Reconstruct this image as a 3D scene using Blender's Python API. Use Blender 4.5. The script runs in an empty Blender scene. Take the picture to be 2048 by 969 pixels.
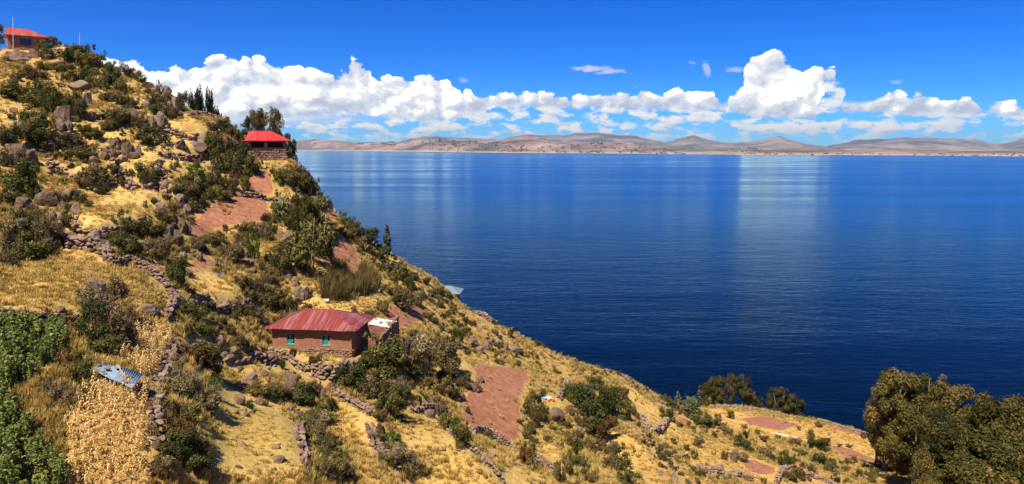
import bpy, math, random
import numpy as np
from mathutils import Vector, Matrix
R = math.radians
rng = np.random.default_rng(7)
random.seed(7)
scene = bpy.context.scene
COL = scene.collection

# ------------------------------------------------------------------ camera
FPX, CX, CY, HOR = 1462.0, 1024.0, 484.5, 292.0      # focal length and horizon, in photo pixels
PITCH = math.atan((CY - HOR) / FPX)
cam_d = bpy.data.cameras.new('camera')
cam = bpy.data.objects.new('camera', cam_d); COL.objects.link(cam)
cam_d.sensor_width = 36.0
cam_d.lens = 36.0 * FPX / 2048.0
cam_d.clip_start = 0.5; cam_d.clip_end = 120000
cam.location = (0, 0, 0)
cam.rotation_euler = (math.pi/2 - PITCH, 0, 0)
scene.camera = cam

# ------------------------------------------------------------------ light
SUN_DIR = Vector((-0.26, -0.46, 0.85)).normalized()    # towards the sun
sun_el = math.asin(SUN_DIR.z); sun_az = math.atan2(SUN_DIR.x, SUN_DIR.y)
sd = bpy.data.lights.new('sun', 'SUN'); sd.energy = 5.0; sd.angle = R(0.53); sd.color = (1.0, 0.885, 0.68)
sun = bpy.data.objects.new('sun', sd); COL.objects.link(sun)
sun.rotation_euler = (-SUN_DIR).to_track_quat('-Z', 'Y').to_euler()
scene.view_settings.view_transform = 'Standard'; scene.view_settings.look = 'None'
scene.view_settings.exposure = 0.92; scene.view_settings.gamma = 1.0
scene.view_settings.use_curve_mapping = False
scene.cycles.max_bounces = 5; scene.cycles.diffuse_bounces = 2; scene.cycles.glossy_bounces = 2
scene.cycles.transparent_max_bounces = 4
scene.cycles.sample_clamp_indirect = 4.0

def ray(px, py):
    """world direction of a photo pixel"""
    px = np.asarray(px, float); py = np.asarray(py, float)
    a = (px - CX) / FPX; b = -(py - CY) / FPX
    c, s = math.cos(PITCH), math.sin(PITCH)
    return np.stack([a, c + b*s, -s + b*c], -1)
def to_px(P):
    P = np.asarray(P, float); c, s = math.cos(PITCH), math.sin(PITCH)
    d = P[..., 1]*c - P[..., 2]*s; u = P[..., 1]*s + P[..., 2]*c
    return CX + FPX*P[..., 0]/d, CY - FPX*u/d
def at(px, py, Y):
    r = ray(px, py); return r * (np.asarray(Y, float)/r[..., 1])[..., None]

# ------------------------------------------------------------------ node helper
ALB = 0.86        # overall reflectance of the dry ground, plants and stone below, at this exposure
class NT:
    def __init__(s, tree, k=1.0): s.t = tree; s.n = tree.nodes; s.l = tree.links; s.k = k
    def new(s, kind, **kw):
        n = s.n.new(kind)
        for k, v in kw.items(): setattr(n, k, v)
        return n
    def put(s, sock, v):
        if v is None: return
        if isinstance(v, bpy.types.NodeSocket): s.l.new(v, sock)
        elif isinstance(v, (tuple, list)) and len(v) == 3 and sock.type == 'RGBA': sock.default_value = (v[0]*s.k, v[1]*s.k, v[2]*s.k, 1)
        else: sock.default_value = v
    def math(s, op, a, b=None, c=None, clamp=False):
        n = s.new('ShaderNodeMath', operation=op, use_clamp=clamp)
        for i, v in enumerate((a, b, c)): s.put(n.inputs[i], v) if v is not None else None
        return n.outputs[0]
    def ss(s, v, a, b, to0=0.0, to1=1.0):
        n = s.new('ShaderNodeMapRange', interpolation_type='SMOOTHSTEP')
        s.put(n.inputs[0], v); n.inputs[1].default_value = a; n.inputs[2].default_value = b
        n.inputs[3].default_value = to0; n.inputs[4].default_value = to1
        return n.outputs[0]
    def mix(s, f, a, b, mode='MIX'):
        n = s.new('ShaderNodeMix', data_type='RGBA', blend_type=mode); n.clamp_result = False
        s.put(n.inputs[0], f); s.put(n.inputs[6], a); s.put(n.inputs[7], b)
        return n.outputs[2]
    def noise(s, vec, scale, detail=4, rough=0.55, dist=0.0, dim='3D'):
        n = s.new('ShaderNodeTexNoise', noise_dimensions=dim)
        s.put(n.inputs['Vector'], vec)
        n.inputs['Scale'].default_value = scale; n.inputs['Detail'].default_value = detail
        n.inputs['Roughness'].default_value = rough; n.inputs['Distortion'].default_value = dist
        return n.outputs[0]
    def vor(s, vec, scale, detail=0, rough=0.5, feature='F1', dim='3D', smooth=1.0, rand=1.0):
        n = s.new('ShaderNodeTexVoronoi', voronoi_dimensions=dim, feature=feature)
        s.put(n.inputs['Vector'], vec); n.inputs['Scale'].default_value = scale
        n.inputs['Detail'].default_value = detail; n.inputs['Roughness'].default_value = rough
        n.inputs['Randomness'].default_value = rand
        if feature == 'SMOOTH_F1': n.inputs['Smoothness'].default_value = smooth
        return n
    def ramp(s, v, stops, interp='LINEAR'):
        n = s.new('ShaderNodeValToRGB'); n.color_ramp.interpolation = interp
        e = n.color_ramp.elements
        while len(e) < len(stops): e.new(0.5)
        for i, (p, c) in enumerate(stops):
            e[i].position = p; e[i].color = (c[0]*s.k, c[1]*s.k, c[2]*s.k, 1)
        s.put(n.inputs[0], v); return n.outputs[0]
    def comb(s, x, y, z):
        n = s.new('ShaderNodeCombineXYZ'); s.put(n.inputs[0], x); s.put(n.inputs[1], y); s.put(n.inputs[2], z); return n.outputs[0]
    def sep(s, v):
        n = s.new('ShaderNodeSeparateXYZ'); s.put(n.inputs[0], v); return n.outputs
    def vmul(s, v, k):
        n = s.new('ShaderNodeVectorMath', operation='MULTIPLY'); s.put(n.inputs[0], v); n.inputs[1].default_value = k; return n.outputs[0]
    def vadd(s, v, k):
        n = s.new('ShaderNodeVectorMath', operation='ADD'); s.put(n.inputs[0], v); s.put(n.inputs[1], k); return n.outputs[0]

# ------------------------------------------------------------------ sky with clouds
world = bpy.data.worlds.new('World'); scene.world = world; world.use_nodes = True
wt = world.node_tree; wt.nodes.clear(); W = NT(wt)
tc = W.new('ShaderNodeTexCoord'); gen = tc.outputs['Generated']
sky = W.new('ShaderNodeTexSky', sky_type='NISHITA')
sky.sun_disc = False; sky.sun_elevation = sun_el; sky.sun_rotation = sun_az
sky.altitude = 3800; sky.air_density = 1.0; sky.dust_density = 0.15; sky.ozone_density = 2.0
hs = W.new('ShaderNodeHueSaturation'); hs.inputs['Saturation'].default_value = 1.52; hs.inputs['Value'].default_value = 1.0
wt.links.new(sky.outputs[0], hs.inputs['Color'])
skyc = W.mix(1.0, hs.outputs[0], (0.27, 0.85, 1.55), 'MULTIPLY')
nrm = W.new('ShaderNodeVectorMath', operation='NORMALIZE'); W.put(nrm.inputs[0], gen)
dx, dy, dz = W.sep(nrm.outputs[0])
az = W.math('ARCTAN2', dx, dy); el = W.math('ARCSINE', dz)
P0 = W.comb(az, el, 0.0)
AZ0, AZ1, ELM = -0.72, 0.72, 0.16
def azel(px, py):
    r = ray(px, py); r = r/np.linalg.norm(r, axis=-1, keepdims=True)
    return np.arctan2(r[..., 0], r[..., 1]), np.arcsin(r[..., 2])
def curve(pts, coord):
    """a traced line of photo pixels as a function elevation(azimuth)"""
    a, e = azel([p[0] for p in pts], [p[1] for p in pts])
    n = W.new('ShaderNodeFloatCurve'); c = n.mapping.curves[0]
    X = (a - AZ0)/(AZ1 - AZ0); Yv = e/ELM
    o = np.argsort(X); X = X[o]; Yv = Yv[o]
    c.points[0].location = (0, float(Yv[0])); c.points[1].location = (1, float(Yv[-1]))
    for x, y in zip(X, Yv): c.points.new(float(x), float(y))
    for p in c.points: p.handle_type = 'AUTO_CLAMPED'
    n.mapping.update()
    v = W.new('ShaderNodeMapRange'); W.put(v.inputs[0], coord); v.inputs[1].default_value = AZ0; v.inputs[2].default_value = AZ1
    W.put(n.inputs['Value'], v.outputs[0])
    return W.math('MULTIPLY', n.outputs[0], ELM)
# domain warp
n1 = W.noise(W.vmul(P0, (1, 1.4, 1)), 26, 5, 0.6)
n2 = W.noise(W.vadd(P0, (3.1, 7.7, 0)), 26, 5, 0.6)
azw = W.math('ADD', az, W.math('MULTIPLY', W.math('SUBTRACT', n1, 0.5), 0.027))
elw = W.math('ADD', el, W.math('MULTIPLY', W.math('SUBTRACT', n2, 0.5), 0.012))
Pw = W.comb(azw, elw, 0.0)
T1 = [(-300,130),(0,120),(120,110),(205,112),(218,97),(250,96),(280,112),(322,134),(345,128),(402,130),(418,114),(455,101),(490,112),(522,104),(550,122),(600,121),(645,130),(692,132),(700,112),(722,116),(742,130),(750,150),(762,158),(775,150),(800,145),(832,142),(870,150),(902,162),(925,180),(942,168),(960,180),(992,174),(1022,184),(1072,170),(1112,186),(1150,180),(1200,184),(1250,180),(1290,170),(1322,184),(1345,170),(1372,164),(1402,170),(1428,165),(1452,190),(1462,178),(1482,170),(1489,124),(1512,104),(1535,95),(1550,80),(1566,94),(1592,118),(1612,126),(1650,130),(1674,140),(1680,196),(1700,192),(1742,200),(1762,178),(1802,171),(1815,188),(1842,174),(1872,186),(1920,196),(1942,188),(1975,218),(1988,193),(2010,191),(2048,205),(2200,190),(2400,200)]
B1 = [(-300,262),(200,262),(400,240),(560,232),(700,226),(750,228),(800,240),(900,238),(962,222),(1000,214),(1200,215),(1300,216),(1452,226),(1638,234),(1646,160),(1674,158),(1682,220),(1800,222),(1975,228),(2048,238),(2400,240)]
top1 = curve(T1, azw); bot1 = curve(B1, azw)
def billow(P):
    v = W.vor(W.vmul(P, (1, 1.25, 1)), 30, 3.4, 0.52, 'F1', '2D')
    return W.math('SUBTRACT', 1.0, v.outputs['Distance'])
b0 = billow(Pw)
b1 = billow(W.vadd(Pw, (-0.0075, 0.0085, 0)))
dtop = W.math('ADD', W.math('SUBTRACT', top1, el), W.math('MULTIPLY', W.math('SUBTRACT', b0, 0.62), 0.016))
m_top = W.ss(W.math('ADD', dtop, W.math('MULTIPLY', W.math('SUBTRACT', W.noise(W.vmul(P0, (1, 1.6, 1)), 160, 4, 0.65), 0.5), 0.006)), -0.0008, 0.0020)
dbot = W.math('ADD', W.math('SUBTRACT', el, bot1), W.math('MULTIPLY', W.math('SUBTRACT', n1, 0.5), 0.022))
m_bot = W.ss(dbot, -0.004, 0.004)
holes = W.ss(W.noise(W.vmul(Pw, (1, 1.7, 1)), 15, 5, 0.55), 0.26, 0.33)
m1 = W.math('MULTIPLY', W.math('MULTIPLY', m_top, m_bot), holes)
# smaller clouds lower down, in thinning rows towards the horizon
Pl = W.vmul(Pw, (1, 2.5, 1))
c2n = W.noise(Pl, 27, 6, 0.58); c2b = W.noise(W.vadd(Pl, (-0.006, 0.012, 0)), 27, 6, 0.58)
cov = W.ss(el, 0.0, 0.07, 0.50, 0.46)
m2 = W.math('MULTIPLY', W.ss(W.math('SUBTRACT', c2n, cov), -0.03, 0.07), W.ss(W.math('SUBTRACT', W.math('ADD', bot1, 0.012), el), -0.002, 0.008))
m2 = W.math('MULTIPLY', m2, W.ss(el, 0.004, 0.02, 0.35, 0.95))
leftv = W.ss(az, -0.32, -0.12, 1.0, 0.0)                      # the cloud sheet behind the hill is closed
m2 = W.math('MAXIMUM', m2, W.math('MULTIPLY', W.math('MULTIPLY', leftv, W.ss(el, 0.02, 0.035)), W.math('MULTIPLY', W.ss(W.math('SUBTRACT', W.math('ADD', bot1, 0.012), el), -0.002, 0.006), 0.8)))
# wisps
def blob(px, py, rx, ry, rot=0.0):
    a, e = azel(px, py); a = float(a); e = float(e)
    u = W.math('SUBTRACT', azw, a); v = W.math('SUBTRACT', elw, e)
    if rot: v = W.math('ADD', v, W.math('MULTIPLY', u, rot))
    u = W.math('DIVIDE', u, rx/FPX); v = W.math('DIVIDE', v, ry/FPX)
    return W.math('SUBTRACT', 1.0, W.math('ADD', W.math('MULTIPLY', u, u), W.math('MULTIPLY', v, v)))
fine = W.noise(W.vmul(P0, (1, 3, 1)), 90, 4, 0.6)
wsp = None
for (px, py, rx, ry, k, rot) in ((1180,137,44,7,0.75,0.0),(1222,145,34,6,0.7,0.0),(1410,140,9,18,0.55,0.9),(1467,140,22,6,0.5,0.0),(1790,163,14,5,0.4,0.0),(1382,126,8,4,0.3,0.0),(930,162,12,5,0.35,0.0)):
    s_ = W.math('MULTIPLY', W.ss(W.math('ADD', blob(px, py, rx, ry, rot), W.math('MULTIPLY', W.math('SUBTRACT', fine, 0.5), 2.2)), 0.0, 0.9), k)
    wsp = s_ if wsp is None else W.math('MAXIMUM', wsp, s_)
# relief of the billows as the sun lights them, grey flat bases
relief = W.math('MULTIPLY', W.math('SUBTRACT', b0, b1), 1.25)
big = W.math('MULTIPLY', W.math('SUBTRACT', W.noise(Pw, 13, 3, 0.5), W.noise(W.vadd(Pw, (-0.014, 0.016, 0)), 13, 3, 0.5)), 2.4)
hb = W.ss(W.math('SUBTRACT', el, bot1), 0.0, 0.030, -0.30, 0.22)
lum = W.math('ADD', W.math('ADD', 0.66, hb), W.math('ADD', relief, big), clamp=True)
col1 = W.ramp(lum, [(0.0, (0.54, 0.60, 0.76)), (0.35, (0.70, 0.75, 0.87)), (0.7, (0.87, 0.90, 0.96)), (0.92, (1.0, 1.0, 0.99)), (1.0, (1.8, 1.78, 1.72))])
lum2 = W.math('ADD', 0.72, W.math('MULTIPLY', W.math('SUBTRACT', c2n, c2b), 3.0), clamp=True)
col2 = W.ramp(lum2, [(0.0, (0.50, 0.57, 0.74)), (0.5, (0.72, 0.77, 0.88)), (1.0, (0.98, 0.95, 0.90))])
bg_sky = W.new('ShaderNodeBackground'); W.put(bg_sky.inputs[0], skyc); bg_sky.inputs[1].default_value = 0.052
def bgc(c, k):
    b = W.new('ShaderNodeBackground'); W.put(b.inputs[0], c); b.inputs[1].default_value = k; return b.outputs[0]
def msh(f, a, b):
    n = W.new('ShaderNodeMixShader'); W.put(n.inputs[0], f); wt.links.new(a, n.inputs[1]); wt.links.new(b, n.inputs[2]); return n.outputs[0]
sh = msh(wsp, bg_sky.outputs[0], bgc((0.82, 0.84, 0.93), 0.475))
sh = msh(m2, sh, bgc(col2, 0.56))
sh = msh(m1, sh, bgc(col1, 0.53))
wo = W.new('ShaderNodeOutputWorld'); wt.links.new(sh, wo.inputs[0])
# ------------------------------------------------------------------ terrain
LAKE = -80.0
SIL = [(-500,-60,128),(-250,10,134),(0,104,140),(60,102,138),(105,101,137),(155,102,136),(190,122,134),(215,138,132),(250,152,129),(290,168,126),(330,192,122),(350,206,120),(365,219,119),(400,229,117),(430,237,116),(447,243,116),(475,262,115),(500,288,114),(540,305,112),(578,318,110),(592,345,108),(610,378,106),(632,398,106),(655,420,105),(690,448,104),(725,474,104),(760,500,104),(795,523,104),(830,545,105),(870,562,108),(893,587,108),(918,613,107),(960,630,107),(1000,652,106),(1050,678,106),(1100,703,107),(1140,721,109),(1180,735,112),(1225,745,118),(1262,768,123),(1292,788,128),(1322,806,134),(1350,824,142),(1385,826,152),(1420,816,160),(1470,814,162),(1520,819,163),(1580,832,165),(1640,848,166),(1700,863,166),(1765,883,166),(1850,912,168),(1950,950,170),(2060,990,172),(2300,1075,175),(2600,1180,180)]
CTL = [(0,969,27),(0,1200,22),(200,1200,24),(200,969,29),(350,969,31),(500,969,34),(700,969,38),(1000,969,46),(1000,1300,38),(600,1300,28),(1300,969,58),(1500,969,68),(1700,969,80),(2048,969,88),(1700,1300,60),(2048,1300,66),
 (235,745,36),(0,745,34),(0,850,30),(130,850,31),(440,760,44),(440,860,38),(300,860,32),(330,700,42),(555,690,59.5),(640,715,59.3),(715,718,59),(800,780,56),(600,850,46),(720,850,48),(980,740,76),(1040,750,79),(930,860,60),(1030,890,62),(1200,800,84),(1150,900,68),(1250,900,70),(1350,860,98),(1400,900,84),(1300,830,98),(1200,745,106),
 (1500,830,140),(1600,860,142),(1500,900,98),(1600,900,108),(1700,900,122),(1750,940,100),(1600,960,78),(1900,960,120),
 (900,700,80),(900,640,92),(1000,690,94),(1100,760,92),(820,640,78),(850,700,72),(800,560,98),
 (460,430,88),(400,465,84),(530,450,89),(520,350,101),(490,385,96),(575,480,84),(690,510,88),(660,590,74),(560,600,71),(600,640,69),(720,600,76),(610,540,78),
 (430,550,66),(430,600,62),(300,560,56),(345,640,50),(100,540,50),(200,560,50),(100,615,43),(0,600,42),(0,650,38),(120,700,37),(150,490,58),(0,500,54),(280,440,70),(220,410,74),(200,380,79),(0,400,70),(60,440,63),(280,310,93),(200,320,90),(380,280,100),(390,240,110),(100,250,94),(120,230,97),(0,220,98),(0,300,84),(100,320,84),(250,200,112),(100,150,120),(0,130,126),(60,118,129),(150,115,130),(300,230,108),(330,390,82),(420,330,98),(440,250,110),(380,350,92)]
def build_base():
    pts = []
    for px, py, Y in CTL: pts.append(at(px, py, Y))
    for i, (px, py, Y) in enumerate(SIL):
        p = at(px, py, Y); pts.append(p)
        h = p*1.10; g = 0.035*Y*(1.0); h[2] = p[2]*1.10 - g - 1.2; pts.append(h)     # falls away behind the brow
        q = p*1.0; k = 1.42; q = np.array([p[0]*k + 3, p[1]*k, min(p[2]*k, p[2]) - 30]); pts.append(q)
        if i % 3 == 0: pts.append(np.array([p[0]*1.95 + 6, p[1]*1.95, LAKE - 25.0]))
        f = p*0.965; f[2] = p[2]*0.965 - 0.25; pts.append(f)
    pts += [np.array(v, float) for v in [(0,0,-1.9),(0,-12,-2.5),(0,6,-5.0),(-9,12,-8.0),(9,12,-10.5),(-15,0,2.0),(-22,10,-2.0),(-30,0,8),(-40,18,0.0),(20,0,-10),(40,0,-18),(90,20,-40),(100,-10,-44),(130,60,-62),(-60,0,20),(-60,30,6),(-110,30,28),(-110,0,40),(-120,70,32),(-150,110,38),(0,20,-12.5),(15,25,-18)]]
    P = np.array(pts)
    xy = P[:, :2]; z = P[:, 2]
    def K(a, b):
        d2 = ((a[:, None, :] - b[None, :, :])**2).sum(-1)
        return np.sqrt(d2 + 4.0)
    n = len(P); A = np.zeros((n+3, n+3))
    A[:n, :n] = K(xy, xy) - 0.25*np.eye(n); A[:n, n] = 1; A[:n, n+1:] = xy; A[n, :n] = 1; A[n+1:, :n] = xy.T
    w = np.linalg.solve(A, np.concatenate([z, np.zeros(3)]))
    def f(x, y):
        q = np.stack([x.ravel(), y.ravel()], -1); out = np.empty(len(q))
        for i in range(0, len(q), 40000):
            b = q[i:i+40000]; out[i:i+40000] = K(b, xy) @ w[:n] + w[n] + b @ w[n+1:]
        return out.reshape(x.shape)
    return f
X0, X1, Y0, Y1, GS = -150.0, 150.0, -24.0, 236.0, 0.5
gx = np.arange(X0, X1 + 1e-6, GS); gy = np.arange(Y0, Y1 + 1e-6, GS)
cgx = np.arange(X0, X1 + 2.1, 2.0); cgy = np.arange(Y0, Y1 + 2.1, 2.0)
_cg = build_base()(*np.meshgrid(cgx, cgy))
def bil(G, x, y, x0, y0, s):
    u = np.clip((np.asarray(x, float) - x0)/s, 0, G.shape[1] - 1.001); v = np.clip((np.asarray(y, float) - y0)/s, 0, G.shape[0] - 1.001)
    i = u.astype(int); j = v.astype(int); fu = u - i; fv = v - j
    return (G[j, i]*(1-fu)*(1-fv) + G[j, i+1]*fu*(1-fv) + G[j+1, i]*(1-fu)*fv + G[j+1, i+1]*fu*fv)
def cubic_up(G):
    # upsample 2 m -> 0.5 m with Catmull-Rom
    def up(A):
        n = A.shape[0]; idx = np.arange(0, (n-1)*4 + 1)
        i = np.minimum(idx//4, n-2); t = (idx - 4*i)/4.0
        i0 = np.maximum(i-1, 0); i3 = np.minimum(i+2, n-1); t = t[:, None]
        a, b, c, d = A[i0], A[i], A[i+1], A[i3]
        return 0.5*((2*b) + (-a+c)*t + (2*a-5*b+4*c-d)*t*t + (-a+3*b-3*c+d)*t**3)
    return up(up(G).T).T
HG = cubic_up(_cg)[:len(gy), :len(gx)]
def vnoise(x, y, s, seed):
    r = np.random.default_rng(seed); G = r.random((128, 128))
    u = x/s; v = y/s; i = np.floor(u).astype(int); j = np.floor(v).astype(int); fu = u-i; fv = v-j
    fu = fu*fu*(3-2*fu); fv = fv*fv*(3-2*fv)
    g = lambda a, b: G[b % 128, a % 128]
    return g(i,j)*(1-fu)*(1-fv) + g(i+1,j)*fu*(1-fv) + g(i,j+1)*(1-fu)*fv + g(i+1,j+1)*fu*fv - 0.5
def fbm(x, y, s, seed, oct=4):
    o = 0; a = 1
    for k in range(oct): o = o + a*vnoise(x, y, s/2**k, seed+k); a *= 0.5
    return o
GXX, GYY = np.meshgrid(gx, gy)
_flat = np.clip((GYY - 5)/30, 0, 1)
HG = HG + 0.55*fbm(GXX, GYY, 9.0, 11, 4)*_flat
HG = np.maximum(HG, LAKE-6.0)
def H(x, y): return bil(HG, x, y, X0, Y0, GS)
def pick(px, py, miss='up'):
    """where the sight line of a photo pixel meets the ground"""
    px = np.atleast_1d(np.asarray(px, float)); py = np.atleast_1d(np.asarray(py, float)).copy()
    out = np.zeros((len(px), 3)); todo = np.ones(len(px), bool)
    Ys = np.arange(14.0, 215.0, 0.25)
    for it in range(40):
        idx = np.where(todo)[0]
        if not len(idx): break
        r = ray(px[idx], py[idx]); r = r/r[:, 1:2]
        for a in range(0, len(idx), 2000):
            rr = r[a:a+2000]; ii = idx[a:a+2000]
            x = rr[:, 0:1]*Ys; z = rr[:, 2:3]*Ys; h = H(x, np.broadcast_to(Ys, x.shape))
            hit = (h >= z)
            ok = hit.any(1); k = hit.argmax(1)
            k0 = np.maximum(k-1, 0); ar = np.arange(len(ii))
            d0 = z[ar, k0]-h[ar, k0]; d1 = h[ar, k]-z[ar, k]; t = np.clip(d0/np.maximum(d0+d1, 1e-6), 0, 1)
            Yh = Ys[k0] + (Ys[k]-Ys[k0])*t
            P = np.stack([rr[:, 0]*Yh, Yh, H(rr[:, 0]*Yh, Yh)], -1)
            if miss == 'none':
                P[~ok] = np.nan; ok = np.ones(len(ii), bool)
            out[ii[ok]] = P[ok]; todo[ii[ok]] = False
        py[todo] += 3
    return out
# ------------------------------------------------------------------ traced walls and terraces (photo pixels on the ground)
# label, points, height, stone size, retaining?
WALLS = [
 ('big-blocked dry stone wall along the top of the golden field at left', [(112,474),(145,492),(175,498),(212,512)], 1.3, 0.62, 1),
 ('long rubble stone wall running down the slope beside the golden field', [(212,500),(215,535),(262,536),(300,556),(330,580),(352,606),(346,640),(330,652)], 1.0, 0.36, 1),
 ('dry stone wall in front of the faded red-roofed house', [(555,706),(590,716),(625,738),(662,752),(696,738),(706,722)], 1.15, 0.42, 1),
 ('tumbled stone wall left of the house, above the boulders', [(368,690),(395,676),(430,690),(462,704),(500,706),(548,716)], 1.0, 0.50, 1),
 ('stone wall stepping down below the house corner', [(668,784),(700,800),(728,818),(742,832)], 0.9, 0.38, 1),
 ('low stone wall under the dark bushes right of the house', [(700,760),(735,762),(768,758),(800,772)], 0.7, 0.40, 1),
 ('short neat stone wall behind the lone rock in the golden plot', [(812,806),(845,806),(880,808)], 0.85, 0.36, 1),
 ('broken stone edge down the right side of the lower left plot', [(590,818),(602,850),(598,885),(612,915),(602,930)], 0.4, 0.38, 1),
 ('scattered stone line between the two lower golden plots', [(738,850),(748,880),(752,900),(782,930),(800,952)], 0.45, 0.42, 1),
 ('retaining stone wall at the foot of the large red field', [(940,868),(975,876),(1005,892),(1036,906)], 1.1, 0.34, 1),
 ('stone wall right of the round russet bush below the red field', [(1060,916),(1090,930),(1112,944),(1128,960)], 0.9, 0.34, 1),
 ('narrow stone wall running down to the lower edge of the picture', [(888,838),(902,870),(930,898),(960,916),(985,945),(1008,969)], 0.45, 0.30, 0),
 ('curved enclosure of grey stones on the lower right slope', [(1282,842),(1300,862),(1325,862),(1336,848)], 1.1, 0.36, 1),
 ('rubble wall above the small red patch at lower right', [(1396,926),(1430,932),(1468,940),(1500,950)], 0.8, 0.40, 1),
 ('upright stone wall end beside the small red patch', [(1552,968),(1562,950),(1578,934)], 0.7, 0.36, 0),
 ('low stone wall near the bottom right before the tall trees', [(1592,950),(1625,956),(1660,968),(1690,980)], 0.6, 0.36, 0),
 ('long low stone wall along the shore terrace by the round tree', [(1418,816),(1470,817),(1525,822),(1580,835),(1640,849),(1700,864),(1755,880)], 0.6, 0.45, 0),
 ('second low wall above the shore terrace near the tall trees', [(1636,852),(1680,866),(1720,878),(1768,888)], 0.7, 0.45, 1),
 ('upper retaining wall of rounded stones on the high terrace', [(325,254),(350,262),(385,266),(418,274)], 1.6, 0.75, 1),
 ('wall of flat stones under the middle high terrace', [(314,302),(345,304),(380,308),(412,304)], 1.2, 0.6, 1),
 ('dark bouldery wall above the sloping golden terrace', [(228,340),(262,356),(300,362),(322,352),(332,378),(345,392)], 2.2, 0.7, 1),
 ('low wall between the two red ploughed strips', [(478,390),(510,394),(548,398)], 0.9, 0.5, 1),
 ('stone wall topping the crest behind the three cypress trees', [(378,232),(400,229),(430,238),(440,242)], 0.8, 0.6, 0),
 ('long stone wall on the skyline right of the hilltop house', [(94,108),(122,106),(158,108)], 1.6, 0.6, 1),
 ('wall at the lower edge of the golden field above the bean plants', [(8,628),(48,640),(85,640),(125,630),(150,626)], 0.9, 0.5, 1),
 ('stones edging the dry maize plot along its right side', [(345,690),(338,720),(322,745),(312,775),(306,810),(310,850),(316,900)], 0.3, 0.42, 0),
 ('stone terrace wall near the blue-roofed hut', [(948,622),(970,628),(992,640)], 0.9, 0.45, 1),
 ('dark stone wall on the brow left of the hut', [(836,586),(856,592),(878,610)], 0.9, 0.45, 1),
 ('stone edge along the brow above the water', [(1205,742),(1235,748),(1262,768),(1292,788),(1322,806),(1348,822)], 0.5, 0.42, 0),
 ('thin stone line crossing the lower right slope', [(1392,842),(1420,852),(1455,866),(1478,880)], 0.5, 0.42, 1),
 ('thin diagonal stone line below the curved enclosure', [(1240,835),(1262,850),(1285,872),(1310,890),(1330,915),(1345,940),(1352,965)], 0.2, 0.26, 0),
 ('small pile-like wall of pink stones beside the drying laundry', [(1118,800),(1130,785),(1136,765)], 1.0, 0.36, 0),
 ('rough stone wall below the high golden terrace at left', [(60,300),(95,292),(150,262)], 1.2, 0.6, 1),
 ('short wall of small stones on the upper slope', [(160,235),(190,228),(225,228),(245,222)], 1.3, 0.55, 1),
 ('long bouldery terrace edge above the sloping golden terrace at far left', [(100,330),(140,345),(180,352),(225,345)], 1.2, 0.6, 1),
 ('curving stone bank at the left foot of the sloping golden terrace', [(150,440),(168,462),(205,468),(240,462),(270,450)], 1.2, 0.55, 1),
 ('stone bank under the dry terrace with the blue bundle', [(370,606),(400,600),(430,618),(470,612),(500,596)], 1.1, 0.5, 1),
]
def poly_world(pts, n=6):
    q = []
    for a, b in zip(pts[:-1], pts[1:]):
        for k in range(n): q.append((a[0]+(b[0]-a[0])*k/n, a[1]+(b[1]-a[1])*k/n))
    q.append(pts[-1]); q = np.array(q); P = pick(q[:, 0], q[:, 1])[:, :2]
    for _ in range(4): P[1:-1] = (P[:-2] + 2*P[1:-1] + P[2:])/4
    return P
def step_terrain(P, h):
    """raise the ground above a retaining wall and lower it below"""
    global HG
    T = np.gradient(P, axis=0); T = T/np.linalg.norm(T, axis=1, keepdims=True); N = np.stack([-T[:, 1], T[:, 0]], 1)
    s = np.sign(np.mean(H(P[:, 0]+2*N[:, 0], P[:, 1]+2*N[:, 1]) - H(P[:, 0]-2*N[:, 0], P[:, 1]-2*N[:, 1]))) or 1
    N = N*s; mg = 9.0
    i0 = max(int((P[:, 0].min()-mg-X0)/GS), 0); i1 = int((P[:, 0].max()+mg-X0)/GS); j0 = max(int((P[:, 1].min()-mg-Y0)/GS), 0); j1 = int((P[:, 1].max()+mg-Y0)/GS)
    x = GXX[j0:j1, i0:i1]; y = GYY[j0:j1, i0:i1]
    d2 = (x[..., None]-P[:, 0])**2 + (y[..., None]-P[:, 1])**2; k = d2.argmin(-1)
    rx = x-P[k, 0]; ry = y-P[k, 1]; sd = rx*N[k, 0]+ry*N[k, 1]; d = np.sqrt(d2.min(-1))
    tang = np.abs(rx*T[k, 0]+ry*T[k, 1]); end = np.where((k == 0) | (k == len(P)-1), np.exp(-(tang/1.2)**2), 1.0)
    e = np.clip(np.minimum(k, len(P)-1-k)/3.0 + 0.35, 0, 1)
    HG[j0:j1, i0:i1] += 0.5*h*np.clip(sd/0.25, -1, 1)*np.exp(-np.abs(sd)/3.2)*end*e
    return N
WPOLY = [poly_world(w[1]) for w in WALLS]
WN = []
def faces_us(P):
    T = np.gradient(P, axis=0); T = T/np.linalg.norm(T, axis=1, keepdims=True); N = np.stack([-T[:, 1], T[:, 0]], 1)
    s = np.sign(np.mean(H(P[:, 0]+2*N[:, 0], P[:, 1]+2*N[:, 1]) - H(P[:, 0]-2*N[:, 0], P[:, 1]-2*N[:, 1]))) or 1
    return float(np.mean((N*s*P).sum(1)/np.linalg.norm(P, axis=1)))
WALLS = [w if faces_us(P) > 0.25 else (*w[:4], 0) for w, P in zip(WALLS, WPOLY)]      # walls that run down the slope stand free
for w, P in zip(WALLS, WPOLY):
    if w[4]: WN.append(step_terrain(P, w[2]*1.15))
    else:
        T = np.gradient(P, axis=0); T = T/np.linalg.norm(T, axis=1, keepdims=True); N = np.stack([-T[:, 1], T[:, 0]], 1)
        s = np.sign(np.mean(H(P[:, 0]+2*N[:, 0], P[:, 1]+2*N[:, 1]) - H(P[:, 0]-2*N[:, 0], P[:, 1]-2*N[:, 1]))) or 1
        WN.append(N*s)

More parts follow.
